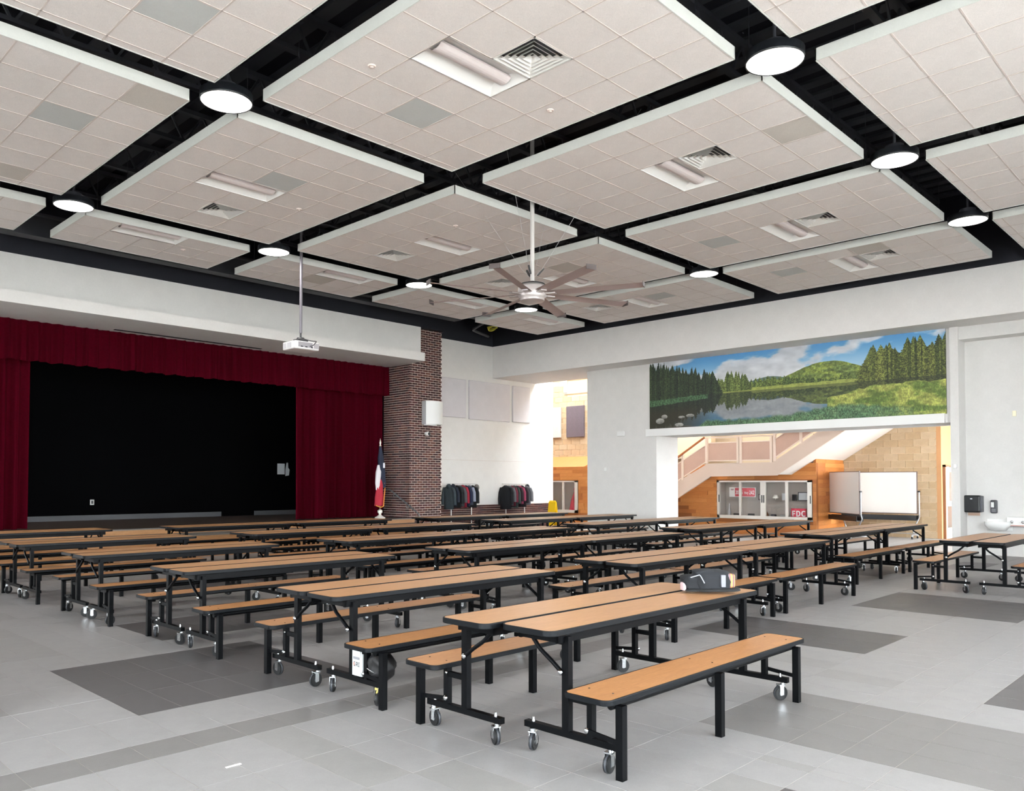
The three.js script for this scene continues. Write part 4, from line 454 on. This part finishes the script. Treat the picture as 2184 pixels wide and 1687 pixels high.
{ const g = grp('wash_station', 'white wall shelf with chrome taps on the recessed wall', 'wash station', 20.45, 0.66, 3.9); part(g, 'body', rbx(-0.2, 0, 0, 0.19, -0.36, 0.36, 0.02), mat.whiteGloss); part(g, 'lip', bx(-0.21, 0, 0, 0.025, -0.36, 0.36), M('#cfa8a0', 0.6)); for (const z of [-0.25, -0.05, 0.15]) part(g, 'tap', merge([cyl(0.02, 0.02, 0.05, -0.21, 0.09, z, 12, 'x'), sph(0.03, -0.24, 0.09, z)]), mat.chrome); }
// folding caution sign in the alcove
{ const g = grp('caution_sign', 'yellow plastic wet floor sign standing by the alcove', 'sign', 20.75, 0, 17.3); const pan = (s) => { const q = new THREE.BoxGeometry(0.03, 0.95, 0.3); q.translate(0, 0.475, 0); q.rotateZ(s * 0.16); q.translate(-s * -0.0 + s * 0.16, 0, 0); return q; }; part(g, 'panel', pan(1), mat.yellow); part(g, 'panel', pan(-1), mat.yellow); part(g, 'handle', rbx(-0.04, 0.04, 0.9, 0.98, -0.12, 0.12, 0.02), mat.yellow); part(g, 'print', bx(-0.11, -0.1, 0.45, 0.55, -0.08, 0.08), M('#5a4a10', 0.7)); }

// ------------------------------------------------------------------ mobile bench tables
const ringShape = (w, h, r, inset) => { const s = rectShape(w, h, r), i = rectShape(w - 2 * inset, h - 2 * inset, r - inset), p = new THREE.Path(i.getPoints(6)); s.holes.push(p); return s; };
function slab(L, W, r, y0, y1, z0, mt) { // laminate board and its rounded black edge band
  const b = new THREE.ExtrudeGeometry(rectShape(L - 0.008, W - 0.008, r - 0.004), { depth: y1 - y0 - 0.003, bevelEnabled: false, curveSegments: 6 }); b.rotateX(-Math.PI / 2); b.translate(0, y0 + 0.002, z0 + W / 2); muv(b);
  const e = new THREE.ExtrudeGeometry(ringShape(L, W, r, 0.006), { depth: y1 - y0 - 0.008, bevelEnabled: true, bevelSize: 0.004, bevelThickness: 0.004, bevelSegments: 2, curveSegments: 6 }); e.rotateX(-Math.PI / 2); e.translate(0, y0 + 0.0035, z0 + W / 2); return [b, e];
}
const [topG, topE] = slab(2.475, 0.388, 0.06, 0.720, 0.753, 0.005), [seatG, seatE] = slab(2.44, 0.30, 0.05, 0.409, 0.439, 0.457);
const wheelG = (() => { const t = merge([cyl(0.052, 0.052, 0.022, 0, 0, 0, 20, 'x'), cyl(0.046, 0.046, 0.03, 0, 0, 0, 20, 'x')]); return t; })(), hubG = cyl(0.018, 0.018, 0.034, 0, 0, 0, 12, 'x'), treadG = (() => { const g = new THREE.TorusGeometry(0.044, 0.0105, 8, 24); g.rotateY(Math.PI / 2); return g; })();
const forkG = merge([bx(-0.023, -0.018, -0.012, 0.06, -0.016, 0.016), bx(0.018, 0.023, -0.012, 0.06, -0.016, 0.016), bx(-0.023, 0.023, 0.055, 0.063, -0.02, 0.03), cyl(0.016, 0.016, 0.02, 0, 0.07, 0.02, 12)]);
function makeUnit(fine) {
  const g = new THREE.Group();
  part(g, 'tabletop', topG, mat.lam); part(g, 'tabletop_edge', topE, mat.edge);
  part(g, 'apron', merge([bx(-1.12, 1.12, 0.665, 0.720, 0.05, 0.07), bx(-1.12, 1.12, 0.665, 0.720, 0.33, 0.35), bx(-1.12, -1.10, 0.67, 0.720, 0.05, 0.35), bx(1.10, 1.12, 0.67, 0.720, 0.05, 0.35)]), mat.frame);
  part(g, 'bench_seat', seatG, mat.lamB); part(g, 'bench_edge', seatE, mat.edge); part(g, 'bench_tube', cyl(0.021, 0.021, 2.24, 0, 0.387, 0.705, 12, 'x'), mat.frame);
  for (const s of [-1, 1]) {
    const x = s * 1.045;
    part(g, 'table_post', bx(x - 0.02, x + 0.02, 0.168, 0.70, 0.33, 0.378), mat.frame); part(g, 'bench_post', bx(x - 0.02, x + 0.02, 0.168, 0.408, 0.506, 0.542), mat.frame);
    part(g, 'cross_tie', bx(x - 0.014, x + 0.014, 0.34, 0.373, 0.377, 0.508), mat.frame); part(g, 'base_beam', bx(x - 0.02, x + 0.02, 0.134, 0.17, 0.045, 0.70), mat.frame); part(g, 'table_support', bx(x - 0.025, x + 0.025, 0.684, 0.720, 0.055, 0.345), mat.frame);
    part(g, 'fold_brace', tube([[x + s * 0.028, 0.50, 0.335], [x + s * 0.03, 0.555, 0.26], [x + s * 0.03, 0.61, 0.175], [x + s * 0.02, 0.70, 0.085]], 0.013, 14, 8), mat.frame);
    part(g, 'leg_link', bar([x + s * 0.03, 0.208, 0.511], [x + s * 0.03, 0.185, 0.745], 0.012, 0.026), mat.frame);
    for (const z of [0.10, 0.642]) { const c = part(g, 'caster', forkG, mat.chrome, 'chrome caster fork'); c.position.set(x, 0.0535, z); c.userData.swivel = 1; const w = part(c, 'wheel', wheelG, mat.rubber); part(w, 'tread', treadG, mat.rim); part(w, 'hub', hubG, mat.chrome); if (fine) part(g, 'stem_cap', cyl(0.008, 0.011, 0.024, x, 0.182, z, 10), mat.chrome); }
    if (fine) for (const [xx, y, z, r] of [[x + s * 0.03, 0.208, 0.514, 0.017], [x + s * 0.035, 0.186, 0.743, 0.013], [x + s * 0.042, 0.50, 0.336, 0.017], [x + s * 0.02, 0.366, 0.516, 0.01], [x + s * 0.02, 0.685, 0.08, 0.015]]) part(g, 'bolt', sph(r, xx, y, z, 0.7, 1, 1, 10, 8), mat.chrome);
  }
  for (const x of [-1.08, -0.03, 1.08]) part(g, 'bench_leg', merge([bx(x - 0.022, x + 0.022, 0.0, 0.392, 0.725, 0.769)]), mat.frame);
  if (fine) for (const x of [-1.06, 0.0, 1.06]) for (const z of [0.52, 0.68]) part(g, 'screw', cyl(0.006, 0.006, 0.002, x, 0.4395, z, 8), mat.dark);
  return g;
}
const proto = [makeUnit(false), makeUnit(true)];
function unit(u, v, back, label, fine, turn = 0) { const g = proto[fine ? 1 : 0].clone(); g.position.set(u, 0, -v); g.rotation.y = (back ? Math.PI : 0) + turn; for (const c of g.children) if (c.userData.swivel) { c.userData = { label: 'chrome caster fork' }; c.rotation.y = rr(-3.1, 3.1); } return top(g, 'bench_table', label, 'table', { group: 'mobile bench tables' }); }
const colsT = { // row from stage -> [centre u, seam v, column from mural wall]
  1: [[16.2, 14.37, 1], [13.7, 14.37, 2], [10.22, 14.6, 3], [7.72, 14.6, 4], [4.22, 14.85, 5]], 2: [[16.45, 12.3, 1], [13.95, 12.3, 2], [10.25, 11.95, 3], [7.75, 11.95, 4], [4.45, 12.15, 5]], 3: [[16.5, 10.0, 1], [14.0, 10.0, 2], [10.4, 9.64, 3], [7.9, 9.64, 4], [4.50, 9.86, 5]],
  4: [[16.6, 7.8, 1], [14.1, 7.8, 2], [10.52, 7.39, 3], [8.02, 7.39, 4], [4.565, 7.51, 5]], 5: [[16.6, 5.5, 1], [14.1, 5.5, 2], [10.61, 5.06, 3], [8.11, 5.06, 4], [4.59, 5.21, 5]],
};
const W1 = ['', 'first', 'second', 'third', 'fourth', 'fifth'];
for (const r of [1, 2, 3, 4, 5]) for (const [u, v, c] of colsT[r]) for (const back of [0, 1]) unit(u + rr(-0.006, 0.006), v + (back ? 0.012 : -0.012), back, `mobile bench table, ${back ? 'stage' : 'window'}-side half, ${W1[r]} row from stage, ${W1[c]} table out from mural wall`, r >= 4 && c >= 3);
unit(4.66, 3.262, 0, 'mobile bench table with the dark grey bag lying on its top', true);
unit(4.57, 3.284, 1, 'mobile bench table set back to back against the one carrying the bag', true);
unit(14.16, 3.14, 0, 'mobile bench table, window-side half, standing in front of the wall basin', true); unit(14.15, 3.165, 1, 'mobile bench table, stage-side half, in the pair before the wall basin', true);
unit(0.35, 6.85, 0, 'mobile bench table set apart near the plain rear wall', false);

// ------------------------------------------------------------------ bag on the near table
{ const g = grp('sports_bag', 'dark grey bag with orange striped pocket lying on the table', 'bag', 5.52, 0.753, 3.06); g.rotation.y = -0.72; const cloth = M('#1e2126', 0.9, { map: clothTex }), blk = M('#0b0b0d', 0.85);
  const blob = (a, b, c, sx, sy, sz, f, seg = 20) => { const q = new THREE.SphereGeometry(1, seg, 14), p = q.attributes.position; for (let i = 0; i < p.count; i++) { let X = p.getX(i), Y = p.getY(i), Z = p.getZ(i); const e = (t) => Math.sign(t) * Math.pow(Math.abs(t), 0.6); X = e(X); Y = e(Y); Z = e(Z); const n = 1 + f * (0.5 * Math.sin(7 * X + 3 * Z) * Math.cos(5 * Y) + 0.3 * Math.sin(11 * Z + 4 * Y)); p.setXYZ(i, a + X * sx * n, b + Math.max(-b / sy + 0.02 / sy, Y * n) * sy, c + Z * sz * n); } q.computeVertexNormals(); return q; };
  part(g, 'body', blob(0.0, 0.085, 0, 0.145, 0.088, 0.10, 0.06), cloth); part(g, 'collapsed_end', blob(-0.15, 0.075, -0.01, 0.075, 0.06, 0.085, 0.14), M('#181b20', 0.9, { map: clothTex })); part(g, 'flap', blob(-0.05, 0.145, 0, 0.09, 0.03, 0.075, 0.1), M('#23262b', 0.9, { map: clothTex }));
  part(g, 'base_strap', merge([blob(0.02, 0.02, 0.09, 0.15, 0.021, 0.035, 0.03, 14), blob(0.15, 0.022, 0.03, 0.045, 0.022, 0.07, 0.05, 14), blob(-0.15, 0.018, 0.06, 0.07, 0.018, 0.04, 0.08, 14)]), blk); part(g, 'reflective_panel', rbx(0.035, 0.07, 0.05, 0.14, 0.085, 0.109, 0.005), M('#74757d', 0.5));
  const st = canvasTex(128, 64, (x, w, h) => { const cs = ['#6a6570', '#7d5a5c', '#c98a4a', '#6b4a52', '#d9a93a', '#8a5a50', '#5a5560']; cs.forEach((c, i) => { x.fillStyle = c; x.fillRect(i * w / 7, 0, w / 7 + 1, h); }); }); part(g, 'striped_pocket', rbx(0.09, 0.155, 0.04, 0.145, -0.06, 0.085, 0.02, 3), M('#ffffff', 0.7, { map: (() => { st.wrapS = st.wrapT = THREE.RepeatWrapping; st.repeat.set(11, 5); return st; })() })); part(g, 'piping', tube([[-0.2, 0.11, 0.05], [-0.12, 0.14, 0.09], [-0.09, 0.08, 0.105]], 0.004, 14, 6), M('#9aa0a8', 0.5)); part(g, 'lining', blob(-0.22, 0.045, 0.01, 0.012, 0.035, 0.05, 0.05, 12), M('#c9b3b8', 0.7)); }
// bags caught under a bench end
{ const t = canvasTex(128, 256, (x, w, h) => { x.fillStyle = '#c2c9c8'; x.fillRect(0, 0, w, h); x.fillStyle = '#7e7f84'; x.fillRect(10, 70, 108, 26); x.fillStyle = '#2a2a2e'; x.font = 'bold 62px sans-serif'; x.fillText('GRI', 10, 165, 112); x.fillStyle = '#d98a7c'; x.fillRect(16, 128, 20, 30); });
  const g = grp('printed_pouch', 'white pouch printed GRI wedged under the bench seat', 'pouch', 3.545, 0.172, 4.775); const b = rbx(-0.02, 0.02, 0, 0.2, -0.055, 0.055, 0.015, 3); part(g, 'pouch', b, M('#c4cac9', 0.5)); const f = new THREE.BoxGeometry(0.004, 0.185, 0.095); const fm = part(g, 'front_print', f, [mat.white, M('#ffffff', 0.5, { map: t }), mat.white, mat.white, mat.white, mat.white]); fm.position.set(-0.022, 0.1, 0); part(g, 'cap', cyl(0.02, 0.025, 0.04, 0, 0.215, -0.02, 14), M('#eef0f6', 0.3)); part(g, 'hanging_loop', tube([[0, 0.2, 0.03], [0, 0.24, 0.02], [0, 0.25, -0.01]], 0.006, 10, 6), mat.white);
  const k = grp('black_drawstring_bag', 'black drawstring bag hanging under the bench beside the white pouch', 'bag', 3.60, 0.15, 4.585); const q = new THREE.SphereGeometry(1, 18, 14), p = q.attributes.position; for (let i = 0; i < p.count; i++) { const Y = p.getY(i), w = 1 + 0.1 * Math.sin(p.getX(i) * 9 + Y * 6); p.setXYZ(i, p.getX(i) * 0.09 * w, 0.115 + Y * 0.125, p.getZ(i) * (0.10 + 0.02 * Math.cos(Y * 3)) * w); } q.computeVertexNormals(); part(k, 'sack', q, M('#0d0d0f', 0.55)); part(k, 'cord', tube([[0, 0.23, 0], [0.01, 0.27, 0.03], [0, 0.25, 0.05]], 0.005, 12, 6), M('#1a1a1c', 0.7)); part(k, 'strap', tube([[-0.05, 0.0, 0.03], [-0.06, -0.05, 0.0], [-0.03, -0.07, -0.04], [0.0, -0.03, -0.07]], 0.009, 18, 6), M('#161618', 0.8)); part(k, 'tag', rbx(-0.075, -0.065, -0.06, -0.02, 0.02, 0.05, 0.003), M('#c9b86a', 0.6)); part(k, 'zip', tube([[-0.09, 0.09, 0.03], [-0.094, 0.1, -0.02], [-0.088, 0.105, -0.05]], 0.003, 10, 5), mat.alu); }
single('paper_scrap', (() => { const g = bx(-0.045, 0.045, 0, 0.003, -0.008, 0.008); return g; })(), M('#efece4', 0.8), 'white paper scrap lying on the open floor', 'paper').position.set(2.235, 0.001, -4.16);

// ------------------------------------------------------------------ coat racks and coats
function coatGeo(w, len, t, sleeve) { const rings = [], n = 20, prof = [[0, 0.5, 0.75], [0.06, 0.96, 0.8], [0.2, 1, 0.95], [0.5, 0.94, 1], [0.8, 0.98, 1.05], [1, 1, 1.1]]; prof.unshift([-0.05, 0.22, 0.5]); prof.push([1.0, 0.02, 0.02]); for (const [f, a, b] of prof) { const o = []; for (let k = 0; k <= n; k++) { const an = k / n * 6.2832; o.push([b * t * Math.cos(an) * (1 + 0.15 * Math.sin(an * 5 + f * 4)), -f * len, a * w * Math.sin(an)]); } rings.push(o); }
  const pos = [], idx = []; rings.flat().forEach(p => pos.push(...p)); for (let j = 0; j + 1 < rings.length; j++) for (let k = 0; k < n; k++) { const a = j * (n + 1) + k; idx.push(a, a + n + 1, a + 1, a + 1, a + n + 1, a + n + 2); } const g = new THREE.BufferGeometry(); g.setAttribute('position', new THREE.Float32BufferAttribute(pos, 3)); g.setIndex(idx); g.computeVertexNormals(); return muv(g.toNonIndexed()); }
function coat(u, v, y, c, label, o = {}) { const w = o.w ?? 0.2, len = o.len ?? 0.72, t = o.t ?? 0.042, g = grp('hanging_coat', label, 'coat', u, y, v, { group: 'coats on the rolling racks' }); g.rotation.y = o.turn ?? rr(-0.07, 0.07); const m = M(c, 0.9, { map: clothTex }); part(g, 'body', coatGeo(w, len, t), m); for (const s of [-1, 1]) part(g, 'sleeve', tube([[0, -0.05, s * w * 0.85], [0.01, -0.2, s * (w + 0.035)], [0.0, -0.42, s * (w + 0.05)], [0.01, -len * 0.8, s * (w + 0.045)]], 0.05, 14, 8), o.sleeve ? M(o.sleeve, 0.9) : m); part(g, 'hanger_hook', tube([[0, 0.02, 0], [0, 0.05, 0], [0, 0.07, 0.02], [0, 0.08, 0], [0, 0.075, -0.02]], 0.004, 14, 5), mat.alu); if (o.hood) part(g, 'hood', sph(0.09, 0, -0.01, 0, 0.8, 1, 1.1), m); if (o.trim) part(g, 'trim', bx(-t - 0.012, -t, -len * 0.85, -0.08, 0.03, 0.05), M(o.trim, 0.6)); }
function rack(u0, u1, v, label) { const g = grp('coat_rack', label, 'coat rack', u0, 0, v), L = u1 - u0; part(g, 'top_bar', cyl(0.014, 0.014, L, L / 2, 1.535, 0, 10, 'x'), mat.alu); for (const x of [0.18, L - 0.18]) part(g, 'post', cyl(0.016, 0.016, 1.42, x, 0.82, 0, 10), mat.white); for (const x of [0.05, L - 0.05]) part(g, 'foot', bar([x, 0.1, -0.24], [x, 0.1, 0.24], 0.03, 0.03), mat.alu); part(g, 'bottom_bar', bar([0.05, 0.12, 0], [L - 0.05, 0.12, 0], 0.03, 0.03), mat.alu); for (const x of [0.05, L - 0.05]) for (const z of [-0.22, 0.22]) part(g, 'caster', sph(0.04, x, 0.041, z, 0.6, 1, 1), mat.rubber); }
rack(16.72, 17.95, 18.12, 'rolling coat rack with dark coats beside the brick pier'); rack(19.15, 20.42, 18.1, 'rolling coat rack nearer the caution sign');
coat(16.78, 18.1, 1.46, '#39464c', 'blue-grey quilted coat nearest the brick pier', { w: 0.21, len: 0.7, hood: 1 }); coat(16.95, 18.1, 1.46, '#1f2838', 'navy hooded coat next to the blue-grey coat', { hood: 1, len: 0.6 }); coat(17.12, 18.1, 1.46, '#17191c', 'black jacket with neon yellow trim', { trim: '#c8e03a', len: 0.66 }); coat(17.24, 18.1, 1.46, '#5b5c60', 'mid grey fleece jacket on the pier-side rack', { len: 0.62 }); coat(17.36, 18.1, 1.47, '#b0243c', 'bright red jacket on the pier-side rack', { len: 0.66 }); coat(17.5, 18.1, 1.46, '#1b2444', 'dark blue jacket beside the red one', { len: 0.62 }); coat(17.64, 18.1, 1.46, '#5c6475', 'slate jacket with pale sleeves on the pier-side rack', { len: 0.58, sleeve: '#8a8fa0' }); coat(17.78, 18.1, 1.46, '#14161c', 'black coat at the outer end of the pier-side rack', { len: 0.66 });
coat(19.3, 18.08, 1.45, '#15171d', 'large black coat at the near end of the second rack', { w: 0.24, len: 0.74, t: 0.08 }); coat(19.46, 18.08, 1.45, '#75767c', 'pale grey jacket beside the large black coat', { len: 0.62 }); coat(19.58, 18.08, 1.45, '#7a2038', 'maroon jacket on the second rack', { len: 0.64 }); coat(19.70, 18.08, 1.45, '#3f4a49', 'dark green-grey jacket on the second rack', { len: 0.7 }); coat(19.83, 18.08, 1.45, '#2c1a24', 'very dark plum jacket on the second rack', { len: 0.6 }); coat(19.95, 18.08, 1.45, '#b84a6e', 'pink jacket on the second rack', { len: 0.58 }); coat(20.08, 18.08, 1.45, '#241a24', 'dark purple coat beside the pink jacket', { len: 0.68 }); coat(20.3, 18.08, 1.44, '#83848a', 'heather grey hooded top at the outer end of the second rack', { len: 0.6 });
for (const [u, lab, c] of [[17.98, 'grey hat hung on the end of the pier-side rack', '#6f6a66'], [20.38, 'dark hat hung on the end of the second rack', '#2b2a2e']]) single('knit_hat', sph(0.1, 0, -0.12, 0, 0.6, 1.1, 1), M(c, 0.9), lab, 'hat').position.set(u, 1.54, -18.1);
for (const [u, v, w, h, lab] of [[17.95, 17.75, 0.34, 0.5, 'black school bag with a white emblem lying by the alcove wall'], [19.1, 17.7, 0.42, 0.4, 'dark school bag heaped below the second coat rack'], [20.0, 17.72, 0.3, 0.36, 'black school bag against the second coat rack']]) { const g = grp('school_bag', lab, 'bag', u, 0, v), q = new THREE.SphereGeometry(1, 18, 12), p = q.attributes.position; for (let i = 0; i < p.count; i++) { const e = (t) => Math.sign(t) * Math.pow(Math.abs(t), 0.65), n = 1 + 0.08 * Math.sin(8 * p.getX(i) + 5 * p.getY(i)); p.setXYZ(i, e(p.getX(i)) * w * n, Math.max(0, h / 2 + e(p.getY(i)) * h / 2 * n), e(p.getZ(i)) * 0.16 * n); } q.computeVertexNormals(); part(g, 'body', q, M('#121216', 0.7)); part(g, 'strap', tube([[-w * 0.4, h * 0.9, 0], [-w * 0.2, h * 1.15, 0.03], [w * 0.2, h * 1.12, 0.03], [w * 0.4, h * 0.85, 0]], 0.018, 18, 6), M('#1b1b20', 0.8)); part(g, 'emblem', bx(-0.09, 0.09, h * 0.55, h * 0.75, 0.155, 0.17), M('#b9babf', 0.6)); }

renderer.render(scene, camera);
